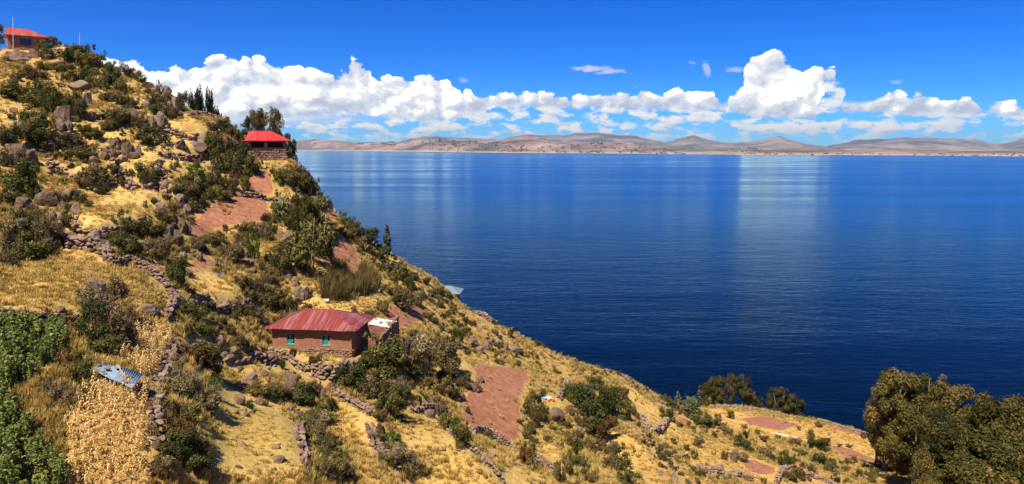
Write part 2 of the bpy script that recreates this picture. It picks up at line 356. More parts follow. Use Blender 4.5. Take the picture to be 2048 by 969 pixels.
# field outlines (photo pixels)
SOIL = [[(372,466),(400,432),(430,408),(462,394),(535,402),(532,440),(480,446),(430,462),(400,474)],
        [(484,386),(500,345),(540,340),(546,388)],
        [(648,482),(690,474),(712,500),(718,545),(690,560),(655,548),(650,520)],
        [(958,728),(1060,742),(1050,765),(1040,800),(1045,845),(1030,888),(985,872),(935,858),(925,820),(938,780)],
        [(760,622),(800,612),(845,612),(848,640),(810,656),(775,640)],
        [(1480,838),(1530,832),(1600,850),(1560,862),(1510,852)],
        [(1645,888),(1700,898),(1765,925),(1765,936),(1700,920)],
        [(1486,928),(1500,916),(1556,940),(1540,950),(1500,944)],
        [(1640,850),(1765,872),(1762,884),(1700,868)],
        [(640,412),(668,420),(676,440),(652,436)],[(370,530),(400,522),(405,500),(430,520),(400,545)],
        [(1355,838),(1375,836),(1385,848),(1362,850)],[(585,560),(605,570),(612,592),(590,596)]]
PATH = [[(915,700),(935,700),(925,745),(900,790),(880,785),(905,750)],[(520,700),(548,712),(552,740),(540,775),(555,820),(560,860),(530,860),(532,800),(525,750)],[(1090,790),(1130,800),(1120,825),(1085,815)],
        [(430,760),(600,860),(600,940),(430,940),(400,860)]]
GREEN = [[(595,600),(650,590),(660,612),(600,615)],[(100,505),(130,500),(150,530),(100,530)],[(0,640),(140,650),(130,700),(60,790),(130,969),(0,969)]]
ROUGH = [[(230,150),(300,170),(350,200),(320,250),(200,200)],[(640,560),(840,560),(900,600),(860,640),(760,600),(640,620)]]
def poly_mask(polys, blur=1):
    m = np.zeros_like(HG)
    for pl in polys:
        q = []
        for a, b in zip(pl, pl[1:]+pl[:1]):
            for k in range(4): q.append((a[0]+(b[0]-a[0])*k/4, a[1]+(b[1]-a[1])*k/4))
        q = np.array(q); P = pick(q[:, 0], q[:, 1])[:, :2]
        i0 = max(int((P[:, 0].min()-X0)/GS)-1, 0); i1 = int((P[:, 0].max()-X0)/GS)+2; j0 = max(int((P[:, 1].min()-Y0)/GS)-1, 0); j1 = int((P[:, 1].max()-Y0)/GS)+2
        x = GXX[j0:j1, i0:i1]; y = GYY[j0:j1, i0:i1]; ins = np.zeros(x.shape, bool)
        for (ax, ay), (bx, by) in zip(P, np.roll(P, -1, 0)):
            c = ((ay > y) != (by > y)) & (x < (bx-ax)*(y-ay)/((by-ay) if by != ay else 1e-9)+ax); ins ^= c
        m[j0:j1, i0:i1] = np.maximum(m[j0:j1, i0:i1], ins)
    for _ in range(blur):
        m[1:-1, 1:-1] = (m[1:-1, 1:-1]*2+m[:-2, 1:-1]+m[2:, 1:-1]+m[1:-1, :-2]+m[1:-1, 2:])/6
    return m
FIELD = [[(0,508),(120,492),(205,518),(215,545),(300,580),(310,625),(160,628),(0,622)],[(195,372),(312,366),(330,400),(275,442),(205,452),(150,442),(170,400)],[(150,340),(230,310),(310,305),(405,310),(320,344),(240,336),(180,350)],
         [(318,272),(412,276),(400,298),(350,296),(312,294)],[(338,236),(440,246),(444,262),(400,262),(335,248)],[(120,258),(200,252),(240,262),(240,280),(150,272)],[(0,226),(60,222),(70,236),(0,250)],[(368,556),(500,540),(505,575),(470,600),(430,612),(370,592)],
         [(425,708),(500,720),(590,850),(612,969),(612,1060),(400,1060),(430,940),(440,850)],[(660,800),(735,830),(755,900),(800,969),(800,1060),(720,1060),(690,900),(650,850)],[(795,828),(880,812),(915,880),(1000,960),(1030,1060),(850,1060),(800,900)],
         [(1010,925),(1120,960),(1130,1060),(1040,1060)],[(1065,870),(1140,890),(1130,960),(1060,915)],[(1230,860),(1290,900),(1340,1000),(1290,1060),(1250,930),(1215,880)],[(1240,760),(1340,835),(1380,880),(1330,900),(1290,840),(1250,830)],[(1340,860),(1480,900),(1560,940),(1540,969),(1380,930)],
         [(580,596),(700,606),(760,560),(820,560),(760,612),(700,625),(590,618)],[(850,566),(900,580),(915,610),(870,596)],[(1420,818),(1640,850),(1765,885),(1770,930),(1640,890),(1500,870),(1400,836)],[(600,705),(700,720),(690,735),(640,730)]]
M_FIELD = poly_mask(FIELD, 4)
# each open field lies flatter than the hillside, with a bank at its lower and upper edge
for pl in FIELD:
    m = poly_mask([pl], 3)
    if m.sum() < 4: continue
    w_ = m/m.sum(); mz_ = (HG*w_).sum(); mx_ = (GXX*w_).sum(); my_ = (GYY*w_).sum()
    A_ = np.array([[((GXX-mx_)**2*w_).sum(), ((GXX-mx_)*(GYY-my_)*w_).sum()], [((GXX-mx_)*(GYY-my_)*w_).sum(), ((GYY-my_)**2*w_).sum()]]); b_ = np.array([((GXX-mx_)*(HG-mz_)*w_).sum(), ((GYY-my_)*(HG-mz_)*w_).sum()])
    gx_, gy_ = np.linalg.solve(A_+np.eye(2)*1e-3, b_); k_ = 0.42 if my_ < 110 and mx_ < -9 else 0.2
    dz_ = -(gx_*(GXX-mx_)+gy_*(GYY-my_))*k_; HG = HG+np.clip(dz_, -1.3, 1.3)*m
M_FIELD = poly_mask(FIELD, 4)
M_SOIL = poly_mask(SOIL, 3); M_PATH = poly_mask(PATH, 4); M_GREEN = poly_mask(GREEN, 5); M_ROUGH = poly_mask(ROUGH, 8)
# calm the ploughed fields, lay the furrows in as relief
_f = np.clip(M_SOIL*1.2, 0, 1)
_b = HG.copy()
for _ in range(14): _b[1:-1, 1:-1] = (_b[:-2, 1:-1]+_b[2:, 1:-1]+_b[1:-1, :-2]+_b[1:-1, 2:])/4
HG = HG*(1-_f)+_b*_f + _f*0.05*np.sin((GXX*0.45+GYY*0.9)*2*math.pi/1.6)
HG = HG + 0.22*fbm(GXX, GYY, 2.2, 31, 2)*np.clip((GYY-5)/30, 0, 1)*(1-_f)*np.where(GYY < 100, 1, 1.2)
# level the ground under the houses
def level(cx, cy, rx, ry, ang, z, soft=1.2):
    global HG
    c, s = math.cos(ang), math.sin(ang); u = (GXX-cx)*c+(GYY-cy)*s; v = -(GXX-cx)*s+(GYY-cy)*c
    d = np.maximum(np.maximum(np.abs(u)-rx, np.abs(v)-ry), 0); w = np.exp(-(d/soft)**2); HG = HG*(1-w)+z*w

HS = {}
def site(key, px, py, Y, ang, L, D):
    A = at(px, py, Y); e = np.array([math.cos(ang), math.sin(ang)]); O = np.array([A[0]-L*e[0], A[1]-L*e[1], A[2]])
    c = O[:2]+e*L/2+np.array([-e[1], e[0]])*D/2; HS[key] = (O, ang, L, D)
    return c
c = site('main', 704, 716, 59.9, R(-7), 7.0, 4.4); level(c[0]-.1, c[1]-0.7, 4.3, 3.3, R(-7), HS['main'][0][2]-0.04, 1.0)
c = site('bright', 573, 320, 106.0, R(17), 5.0, 4.2); level(c[0], c[1], 3.0, 2.4, R(17), HS['bright'][0][2]-0.1)
c = site('top', 94, 103, 136.0, R(37), 5.8, 4.2); level(c[0], c[1], 3.2, 2.4, R(37), HS['top'][0][2]-0.1)
c = site('hut', 914, 607, 111.0, R(-4), 3.6, 3.2)

# ------------------------------------------------------------------ materials
def mat(name):
    m = bpy.data.materials.new(name); m.use_nodes = True; m.node_tree.nodes.clear(); n = NT(m.node_tree, ALB)
    b = n.new('ShaderNodeBsdfPrincipled'); o = n.new('ShaderNodeOutputMaterial'); n.l.new(b.outputs[0], o.inputs[0])
    b.inputs['Roughness'].default_value = 0.9; b.inputs['Specular IOR Level'].default_value = 0.2
    return m, n, b
def bump(n, b, h, strength=0.5, dist=0.05):
    k = n.new('ShaderNodeBump'); k.inputs['Strength'].default_value = strength; k.inputs['Distance'].default_value = dist
    n.put(k.inputs['Height'], h); n.l.new(k.outputs[0], b.inputs['Normal'])
def objco(n): return n.new('ShaderNodeTexCoord').outputs['Object']
def pos(n): return n.new('ShaderNodeNewGeometry').outputs['Position']
def rnd(n): return n.new('ShaderNodeObjectInfo').outputs['Random']
def attr(n, name): return n.new('ShaderNodeAttribute', attribute_name=name)

def mat_ground():
    m, n, b = mat('dry_hillside'); p = pos(n); z = n.sep(attr(n, 'zone').outputs['Color'])
    big = n.noise(p, 0.07, 4, 0.6); mid = n.noise(p, 0.5, 5, 0.65); fin = n.noise(p, 3.5, 5, 0.7)
    g = n.ramp(mid, [(0.28, (0.36, 0.24, 0.07)), (0.45, (0.55, 0.37, 0.115)), (0.6, (0.66, 0.46, 0.15)), (0.78, (0.72, 0.54, 0.21))])
    g = n.mix(n.ss(big, 0.46, 0.70, 0, 0.35), g, (0.56, 0.30, 0.07))
    g = n.mix(n.ss(n.math('ADD', mid, n.math('MULTIPLY', fin, 0.6)), 0.66, 0.48, 0, 0.65), g, (0.22, 0.16, 0.055))
    g = n.mix(n.ss(n.noise(p, 0.9, 4, 0.6), 0.60, 0.74, 0, 0.6), g, (0.42, 0.20, 0.10))
    g = n.mix(n.ss(n.noise(n.vadd(p, (31, 4, 0)), 0.35, 5, 0.62), 0.54, 0.70, 0, 0.55), g, (0.30, 0.28, 0.06))
    px_ = n.sep(p)[0]; g = n.mix(n.ss(n.math('ADD', px_, n.math('MULTIPLY', n.math('SUBTRACT', big, 0.5), 40.0)), 2.0, 34.0, 0, 0.55), g, n.mix(mid, (0.44, 0.21, 0.045), (0.66, 0.36, 0.08)))
    spk = n.noise(n.vadd(p, (3, 8, 0)), 5.5, 3, 0.7)
    g = n.mix(n.ss(spk, 0.52, 0.64, 0, 0.7), g, (0.24, 0.17, 0.055)); g = n.mix(n.ss(spk, 0.44, 0.34, 0, 0.45), g, (0.80, 0.62, 0.30))
    wav = n.math('MULTIPLY', n.math('SUBTRACT', mid, 0.5), 0.9)
    f = lambda s, a=0.35, c=0.6: n.ss(n.math('ADD', s, n.math('ADD', wav, n.math('MULTIPLY', n.math('SUBTRACT', fin, 0.5), 0.5))), a, c)
    soil = n.ramp(n.noise(p, 1.6, 6, 0.7), [(0.3, (0.20, 0.080, 0.045)), (0.5, (0.33, 0.142, 0.082)), (0.7, (0.44, 0.21, 0.125))])
    clod = n.vor(p, 3.0, 2, 0.6); soil = n.mix(n.ss(clod.outputs['Distance'], 0.24, 0.06, 0, 0.75), soil, (0.20, 0.075, 0.045))
    fld = attr(n, 'zone').outputs['Alpha']
    g = n.mix(n.math('MULTIPLY', n.ss(n.math('ADD', fld, n.math('MULTIPLY', n.math('SUBTRACT', mid, 0.5), 1.2)), 0.55, 0.25), 0.62), g, n.ramp(n.noise(n.vadd(p, (9, 2, 0)), 1.1, 5, 0.7), [(0.32, (0.15, 0.10, 0.035)), (0.5, (0.36, 0.23, 0.075)), (0.66, (0.46, 0.22, 0.11))]))
    path = n.mix(fin, (0.46, 0.32, 0.085), (0.58, 0.42, 0.13))
    path = n.mix(n.ss(n.noise(p, 0.8, 5, 0.65), 0.48, 0.62, 0, 0.6), path, (0.36, 0.26, 0.075)); path = n.mix(n.ss(n.noise(p, 4.5, 4, 0.7), 0.52, 0.64, 0, 0.6), path, (0.27, 0.19, 0.07))
    g = n.mix(f(z[2]), g, path)
    g = n.mix(n.math('MULTIPLY', f(z[1]), 0.35), g, (0.36, 0.33, 0.06))
    g = n.mix(f(n.math('ADD', z[0], n.math('MULTIPLY', n.math('SUBTRACT', n.noise(p, 1.3, 4, 0.7), 0.5), 0.7)), 0.42, 0.56), g, soil)
    n.put(b.inputs['Base Color'], g)
    h = n.math('ADD', n.math('MULTIPLY', fin, 0.6), n.math('ADD', n.math('MULTIPLY', n.noise(p, 12, 4, 0.7), 0.35), mid))
    bump(n, b, h, 0.9, 0.16)
    return m
def mat_rock(name, stops, lichen=0.5, sc=1.0):
    m, n, b = mat(name); o = objco(n); r = rnd(n)
    o2 = n.vadd(o, n.comb(n.math('MULTIPLY', r, 37.0), n.math('MULTIPLY', r, 11.0), 0.0))
    c = n.ramp(n.math('ADD', n.math('MULTIPLY', n.noise(o2, 1.3*sc, 5, 0.65), 0.7), n.math('MULTIPLY', r, 0.3)), stops)
    c = n.mix(n.ss(n.noise(o2, 4*sc, 4, 0.7), 0.55, 0.72, 0, lichen), c, (0.34, 0.35, 0.27))
    c = n.mix(n.ss(n.noise(n.vadd(o2, (5, 5, 5)), 7*sc, 4, 0.7), 0.6, 0.7, 0, 0.7), c, (0.06, 0.05, 0.045))
    n.put(b.inputs['Base Color'], c); bump(n, b, n.noise(o2, 6*sc, 6, 0.7), 0.9, 0.12/sc)
    return m
M = {}
M['ground'] = mat_ground()
M['stone'] = mat_rock('pinkish_field_stone', [(0.2, (0.11, 0.07, 0.055)), (0.5, (0.25, 0.16, 0.125)), (0.8, (0.38, 0.29, 0.225))], 0.45, 2.4)
M['boulder'] = mat_rock('weathered_boulder', [(0.25, (0.075, 0.048, 0.035)), (0.5, (0.175, 0.112, 0.08)), (0.75, (0.29, 0.215, 0.16))], 0.4, 1.8)
M['adobe'] = None
def simple(name, stops, sc=3.0, rough=0.9, bs=0.4, bd=0.03, useobj=True):
    m, n, b = mat(name); o = objco(n) if useobj else pos(n)
    n.put(b.inputs['Base Color'], n.ramp(n.noise(o, sc, 6, 0.65), stops)); b.inputs['Roughness'].default_value = rough
    bump(n, b, n.noise(o, sc*4, 5, 0.7), bs, bd); return m
def mat_adobe():
    m, n, b = mat('adobe_courses'); o = objco(n); bt = n.new('ShaderNodeTexBrick'); x, y, z = n.sep(o); n.put(bt.inputs['Vector'], n.comb(n.math('ADD', x, y), z, 0.0))
    bt.inputs['Scale'].default_value = 1.0; bt.inputs['Brick Width'].default_value = 0.5; bt.inputs['Row Height'].default_value = 0.17; bt.inputs['Mortar Size'].default_value = 0.012; bt.inputs['Mortar Smooth'].default_value = 0.6
    n.put(bt.inputs['Color1'], (0.30, 0.137, 0.09)); n.put(bt.inputs['Color2'], (0.36, 0.175, 0.115)); n.put(bt.inputs['Mortar'], (0.22, 0.10, 0.07))
    c = n.mix(0.65, bt.outputs[0], n.ramp(n.noise(o, 1.6, 6, 0.7), [(0.3, (0.23, 0.10, 0.066)), (0.5, (0.33, 0.155, 0.10)), (0.72, (0.41, 0.22, 0.15))]))
    c = n.mix(n.ss(n.noise(n.vmul(o, (3, 3, 0.4)), 1.5, 4, 0.6), 0.56, 0.70, 0, 0.5), c, (0.19, 0.085, 0.06))
    n.put(b.inputs['Base Color'], c); bump(n, b, n.math('ADD', n.noise(o, 9, 5, 0.7), n.math('MULTIPLY', bt.outputs['Fac'], -0.8)), 0.7, 0.03); return m
M['adobe'] = mat_adobe()
M['brick'] = mat_rock('adobe_brick', [(0.2, (0.24, 0.11, 0.07)), (0.5, (0.32, 0.15, 0.10)), (0.8, (0.40, 0.20, 0.14))], 0.0, 2.0)
def mat_roof(name, base, fade, fmix, axis=0):
    m, n, b = mat(name); o = objco(n); r = rnd(n)
    w = n.new('ShaderNodeTexWave', wave_type='BANDS', bands_direction='X' if axis == 0 else 'Y'); n.put(w.inputs['Vector'], o); w.inputs['Scale'].default_value = 4.2
    st = n.noise(n.vadd(n.vmul(o, (5.0, 0.4, 0.4)), n.comb(n.math('MULTIPLY', r, 20.0), 0.0, 0.0)), 0.9, 5, 0.65)
    c = n.mix(n.math('MULTIPLY', n.ss(n.math('ADD', st, n.math('MULTIPLY', n.math('SUBTRACT', r, 0.5), 0.18)), 0.42, 0.68), fmix), base, fade)
    c = n.mix(n.ss(n.noise(o, 5, 5, 0.7), 0.62, 0.74, 0, 0.5), c, (0.20, 0.05, 0.035))
    n.put(b.inputs['Base Color'], c); b.inputs['Roughness'].default_value = 0.55; b.inputs['Specular IOR Level'].default_value = 0.4
    bump(n, b, w.outputs['Color'], 0.5, 0.03); return m
M['roof_faded'] = mat_roof('faded_red_roof_metal', (0.22, 0.034, 0.029), (0.32, 0.16, 0.165), 0.75)
M['roof_bright'] = mat_roof('bright_red_roof_metal', (0.47, 0.022, 0.026), (0.52, 0.07, 0.065), 0.7)
M['roof_old'] = mat_roof('weathered_red_roof_metal', (0.34, 0.04, 0.03), (0.40, 0.14, 0.11), 0.7)
M['tin_blue'] = mat_roof('grey_blue_tin', (0.15, 0.24, 0.30), (0.24, 0.30, 0.33), 0.6)
M['tin_white'] = simple('pale_tin', [(0.3, (0.46, 0.48, 0.50)), (0.7, (0.64, 0.64, 0.62))], 3, 0.5)
M['tin_grey'] = simple('galvanised_tin', [(0.3, (0.13, 0.19, 0.29)), (0.7, (0.22, 0.30, 0.42))], 2, 0.45)
M['teal'] = simple('teal_paint', [(0.3, (0.06, 0.42, 0.42)), (0.7, (0.10, 0.55, 0.52))], 6, 0.6)
M['wood'] = simple('weathered_wood', [(0.3, (0.30, 0.24, 0.17)), (0.7, (0.48, 0.41, 0.31))], 8, 0.8)
M['pale_wood'] = simple('bleached_log', [(0.3, (0.50, 0.46, 0.40)), (0.7, (0.72, 0.68, 0.60))], 8, 0.8)
M['dark'] = simple('painted_interior_shade', [(0.3, (0.012, 0.010, 0.010)), (0.7, (0.02, 0.018, 0.016))], 8, 0.9)  # near-black colour standing in for the shade inside openings
def glass(name, c):
    m, n, b = mat(name); b.inputs['Base Color'].default_value = (*c, 1); b.inputs['Roughness'].default_value = 0.15; b.inputs['Specular IOR Level'].default_value = 0.6; return m
M['g_dark'] = glass('dark_pane', (0.01, 0.02, 0.03)); M['g_green'] = glass('green_pane', (0.02, 0.22, 0.13)); M['g_blue'] = glass('blue_pane', (0.02, 0.09, 0.42)); M['g_ochre'] = glass('ochre_pane', (0.38, 0.25, 0.04)); M['g_teal'] = glass('teal_pane', (0.02, 0.17, 0.20))

# ------------------------------------------------------------------ object helpers
def mesh(name, V, F, m, attrs=None, smooth=False, col=None):
    me = bpy.data.meshes.new(name); V = np.asarray(V, float)
    if isinstance(F, np.ndarray):
        k = F.shape[1]; me.vertices.add(len(V)); me.vertices.foreach_set('co', V.ravel()); me.loops.add(F.size); me.loops.foreach_set('vertex_index', F.ravel().astype(np.int32))
        me.polygons.add(len(F)); me.polygons.foreach_set('loop_start', np.arange(0, F.size, k, dtype=np.int32))
    else: me.from_pydata(V.tolist(), [], F)
    for mm in (m if isinstance(m, (list, tuple)) else [m]):
        if mm: me.materials.append(mm)
    me.update(calc_edges=True)
    if attrs:
        for k2, a in attrs.items():
            if a.ndim == 1: at_ = me.attributes.new(k2, 'FLOAT', 'POINT'); at_.data.foreach_set('value', a.astype(np.float32))
            elif a.shape[1] == 3: at_ = me.attributes.new(k2, 'FLOAT_VECTOR', 'POINT'); at_.data.foreach_set('vector', a.astype(np.float32).ravel())
            else: at_ = me.attributes.new(k2, 'FLOAT_COLOR', 'POINT'); at_.data.foreach_set('color', a.astype(np.float32).ravel())
    if smooth: me.shade_smooth()
    return me
def link(name, me, parent=None, loc=None, rot=None, scale=None):
    o = bpy.data.objects.new(name, me); COL.objects.link(o)
    if parent: o.parent = parent
    if loc is not None: o.location = loc
    if rot is not None: o.rotation_euler = rot
    if scale is not None: o.scale = scale if hasattr(scale, '__len__') else (scale,)*3
    return o
def tag(o, label=None, cat=None, group=None, kind=None):
    if label: o['label'] = label
    if cat: o['category'] = cat
    if group: o['group'] = group
    if kind: o['kind'] = kind
    return o
class MB:
    """collects boxes, prisms and tubes into one mesh"""
    def __init__(s): s.v = []; s.f = []
    def add(s, V, F):
        k = len(s.v); s.v += [tuple(map(float, v)) for v in V]; s.f += [tuple(i+k for i in f) for f in F]; return s
    def box(s, a, b):
        (x0, y0, z0), (x1, y1, z1) = a, b
        return s.add([(x0,y0,z0),(x1,y0,z0),(x1,y1,z0),(x0,y1,z0),(x0,y0,z1),(x1,y0,z1),(x1,y1,z1),(x0,y1,z1)], [(0,3,2,1),(4,5,6,7),(0,1,5,4),(1,2,6,5),(2,3,7,6),(3,0,4,7)])
    def tube(s, pts, rad, k=6):
        n = len(pts); V = []
        for i, p in enumerate(pts):
            p = Vector(p); d = (Vector(pts[min(i+1, n-1)])-Vector(pts[max(i-1, 0)])).normalized()
            u = d.orthogonal().normalized(); w = d.cross(u); r = rad[i] if hasattr(rad, '__len__') else rad
            for j in range(k): a = 2*math.pi*j/k; V.append(p+(u*math.cos(a)+w*math.sin(a))*r)
        F = [(i*k+j, i*k+(j+1) % k, (i+1)*k+(j+1) % k, (i+1)*k+j) for i in range(n-1) for j in range(k)]
        F += [tuple(range(k))[::-1], tuple((n-1)*k+j for j in range(k))]
        return s.add(V, F)
    def slab(s, P, t):
        """flat polygon P given a thickness t along its normal"""
        P = [Vector(p) for p in P]; nn = (P[1]-P[0]).cross(P[2]-P[0]).normalized(); n = len(P)
        return s.add([p for p in P]+[p-nn*t for p in P], [tuple(range(n)), tuple(range(2*n-1, n-1, -1))]+[(i, i+n, (i+1) % n+n, (i+1) % n) for i in range(n)])
    def me(s, name, m): return mesh(name, s.v, s.f, m)
    def build(s, name, m, parent=None, **k): return link(name, s.me(name, m), parent, **k)
import bmesh
def hull_mesh(name, seed, n, m, sc=(1, 1, 1), flat=0.0):
    r = np.random.default_rng(seed); v = r.normal(size=(n, 3)); v /= np.linalg.norm(v, axis=1, keepdims=True); v *= r.uniform(0.85, 1.05, (n, 1)); v = v*np.array(sc)*0.5
    bm = bmesh.new()
    for p in v: bm.verts.new(p)
    res = bmesh.ops.convex_hull(bm, input=bm.verts)
    for g in [g for g in res['geom_interior'] if isinstance(g, bmesh.types.BMVert)]: bm.verts.remove(g)
    me = bpy.data.meshes.new(name); bm.to_mesh(me); bm.free(); me.materials.append(m); return me
STONES = [hull_mesh('stone', 100+i, 16 + i % 4*2, M['stone'], (1.15+0.2*(i % 3), 0.95, 0.72+0.1*(i % 2))) for i in range(10)]
def boulder_mesh(seed, tall=False):
    from mathutils import noise as mn
    bm = bmesh.new(); bmesh.ops.create_icosphere(bm, subdivisions=4, radius=0.5)
    r = random.Random(seed); pl = []
    for k in range(13):
        d = Vector((r.gauss(0, 1), r.gauss(0, 1), r.gauss(0, 0.8))).normalized(); pl.append((d, r.uniform(0.26, 0.45)))
    off = Vector((seed*3.1, seed*1.7, 0))
    for v in bm.verts:
        p = v.co.copy()
        for d, k in pl:
            t = p.dot(d)
            if t > k: p -= d*(t-k)*0.96
        q = p*4+off
        p += p.normalized()*(mn.fractal(q, 1.0, 2.1, 4)*0.05)
        c = abs(mn.noise(p*5+off)); p *= 1-0.10*max(0, 0.12-c)/0.12
        if tall: p.z *= 1.0+0.25*(p.z > 0)
        v.co = p
    me = bpy.data.meshes.new('boulder'); bm.to_mesh(me); bm.free(); me.materials.append(M['boulder']); me.shade_smooth()
    me.set_sharp_from_angle(angle=R(38)); return me
def crag_mesh(seed):
    """a fractured upright outcrop: several angular blocks wedged together"""
    from mathutils import noise as mn
    r = random.Random(seed); bm = bmesh.new()
    for k in range(7):
        w = r.uniform(0.38, 0.66); h = r.uniform(0.6, 1.0)*(1-0.35*(k > 3)); x = r.uniform(-0.32, 0.32); y = r.uniform(-0.2, 0.25); tx, ty = r.uniform(-.16, .16), r.uniform(-.14, .14)
        vs = []
        for i in range(26):
            d = Vector((r.gauss(0, 1), r.gauss(0, 1), r.gauss(0, 1))).normalized(); q = Vector((max(-.9, min(.9, d.x*1.15))*w*.55, max(-.9, min(.9, d.y*1.15))*w*.55, (d.z+0.6)*h*.62)); q.z = min(q.z, h*0.80); q.x *= 1-0.25*max(0, d.z); q.y *= 1-0.35*max(0, d.z); q.x += tx*q.z; q.y += ty*q.z
            vs.append(bm.verts.new(q+Vector((x, y, -0.1))))
        res = bmesh.ops.convex_hull(bm, input=vs)
        for g in {g for g in res['geom_interior']+res['geom_unused'] if isinstance(g, bmesh.types.BMVert)}: bm.verts.remove(g)
    bmesh.ops.subdivide_edges(bm, edges=bm.edges[:], cuts=2, use_grid_fill=True)
    for v in bm.verts: v.co += mn.noise_vector(v.co*6+Vector((seed, 0, 0)))*0.045
    me = bpy.data.meshes.new('rock_outcrop'); bm.to_mesh(me); bm.free(); me.materials.append(M['boulder']); return me
CRAG = [crag_mesh(i+1) for i in range(6)]
BOULD = [boulder_mesh(i+1, i % 3 == 2) for i in range(7)]
# ------------------------------------------------------------------ ground sheet, lake, far shore
def build_ground():
    V = np.stack([GXX, GYY, HG], -1).reshape(-1, 3); ny, nx = HG.shape
    a = np.arange(ny*nx).reshape(ny, nx); F = np.stack([a[:-1, :-1], a[:-1, 1:], a[1:, 1:], a[1:, :-1]], -1).reshape(-1, 4)
    z = np.stack([M_SOIL.ravel(), M_GREEN.ravel(), M_PATH.ravel(), M_FIELD.ravel()], -1)
    tag(link('ground', mesh('ground', V, F, M['ground'], {'zone': z}, smooth=True)), kind='structure')
build_ground()

def mat_water():
    m = bpy.data.materials.new('lake_water'); m.use_nodes = True; m.node_tree.nodes.clear(); n = NT(m.node_tree)
    p = pos(n); x, y, z = n.sep(p)
    dist = n.math('SQRT', n.math('ADD', n.math('MULTIPLY', x, x), n.math('MULTIPLY', y, y)))
    rot = n.new('ShaderNodeMapping'); n.put(rot.inputs[0], p); rot.inputs['Rotation'].default_value = (0, 0, R(14)); rot.inputs['Scale'].default_value = (0.34, 1.0, 1.0)
    w1 = n.noise(rot.outputs[0], 0.33, 3, 0.55, 0.3); w2 = n.noise(rot.outputs[0], 1.1, 3, 0.6, 0.2); w3 = n.noise(rot.outputs[0], 0.07, 2, 0.5)
    lane = n.noise(n.vmul(p, (0.00075, 0.0065, 1)), 1.0, 5, 0.62)      # long wind lanes
    gust = n.ss(lane, 0.40, 0.56)
    h = n.math('ADD', n.math('MULTIPLY', w1, 0.8), n.math('ADD', n.math('MULTIPLY', w2, 0.22), n.math('MULTIPLY', w3, 1.2)))
    k = n.new('ShaderNodeBump'); k.inputs['Distance'].default_value = 0.9
    near_ = n.math('MULTIPLY', n.ss(dist, 260, 1300, 0.44, 0.03), n.math('ADD', 0.55, n.math('MULTIPLY', gust, 0.6)))
    far_ = n.math('ADD', 0.022, n.math('MULTIPLY', gust, n.ss(dist, 600, 2200, 0.02, 0.05)))
    n.put(k.inputs['Strength'], n.math('ADD', near_, far_)); n.put(k.inputs['Height'], h)
    # seen at a low angle only the wave faces turned to the viewer show: lean the mean normal that way
    inc = n.new('ShaderNodeNewGeometry').outputs['Incoming']; ix, iy, iz = n.sep(inc)
    lean = n.math('MULTIPLY', n.ss(iz, 0.0, 0.12, 0.032, 0.002), n.math('ADD', 0.98, n.math('MULTIPLY', gust, 0.5)))
    nv = n.vadd(k.outputs[0], n.comb(n.math('MULTIPLY', ix, lean), n.math('MULTIPLY', iy, lean), 0.0))
    nn_ = n.new('ShaderNodeVectorMath', operation='NORMALIZE'); n.put(nn_.inputs[0], nv)
    fr = n.new('ShaderNodeFresnel'); fr.inputs[0].default_value = 1.33; n.l.new(nn_.outputs[0], fr.inputs[1])
    f = n.math('POWER', fr.outputs[0], 1.3)                            # lake seen through a polariser: less mirror at steep angles
    g = n.new('ShaderNodeBsdfGlossy'); g.inputs['Color'].default_value = (0.60, 0.92, 1, 1); n.l.new(nn_.outputs[0], g.inputs['Normal'])
    n.put(g.inputs['Roughness'], n.math('ADD', n.ss(dist, 260, 1300, 0.15, 0.09), n.math('MULTIPLY', gust, 0.03)))
    d = n.new('ShaderNodeBsdfDiffuse'); n.put(d.inputs[0], n.mix(gust, (0.0, 0.002, 0.006), (0.0, 0.004, 0.012)))
    mx = n.new('ShaderNodeMixShader'); n.put(mx.inputs[0], f); n.l.new(d.outputs[0], mx.inputs[1]); n.l.new(g.outputs[0], mx.inputs[2])
    o = n.new('ShaderNodeOutputMaterial'); n.l.new(mx.outputs[0], o.inputs[0]); return m
M['water'] = mat_water()
V = []; F = []
ys = [-3000, 0, 200, 600, 1500, 4000, 9000, 17500]; xs = [-21000, -9000, -3000, -1000, 0, 1000, 3000, 9000, 21000]
V = [(x, y, LAKE) for y in ys for x in xs]; nx = len(xs)
F = [(j*nx+i, j*nx+i+1, (j+1)*nx+i+1, (j+1)*nx+i) for j in range(len(ys)-1) for i in range(nx-1)]
tag(link('lake_water', mesh('lake_water', V, F, M['water'])), kind='structure')

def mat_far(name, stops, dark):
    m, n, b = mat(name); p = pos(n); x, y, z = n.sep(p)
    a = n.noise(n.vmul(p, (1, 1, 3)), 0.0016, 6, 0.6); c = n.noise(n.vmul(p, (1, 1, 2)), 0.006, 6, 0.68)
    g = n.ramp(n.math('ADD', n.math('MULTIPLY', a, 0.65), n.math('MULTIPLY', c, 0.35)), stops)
    g = n.mix(n.ss(n.noise(n.vadd(p, (900, 0, 0)), 0.0009, 4, 0.55), 0.53, 0.58, 0, 0.75), g, dark)  # dark wooded tones in the colour, standing in for cloud shadow
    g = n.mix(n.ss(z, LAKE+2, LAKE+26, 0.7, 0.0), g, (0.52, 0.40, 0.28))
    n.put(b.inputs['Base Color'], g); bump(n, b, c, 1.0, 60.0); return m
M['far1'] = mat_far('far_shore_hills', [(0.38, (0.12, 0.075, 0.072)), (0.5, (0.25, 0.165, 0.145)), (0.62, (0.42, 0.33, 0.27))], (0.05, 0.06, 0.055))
M['far2'] = mat_far('distant_mountains', [(0.38, (0.08, 0.08, 0.12)), (0.5, (0.20, 0.17, 0.17)), (0.62, (0.34, 0.285, 0.25))], (0.045, 0.055, 0.09))
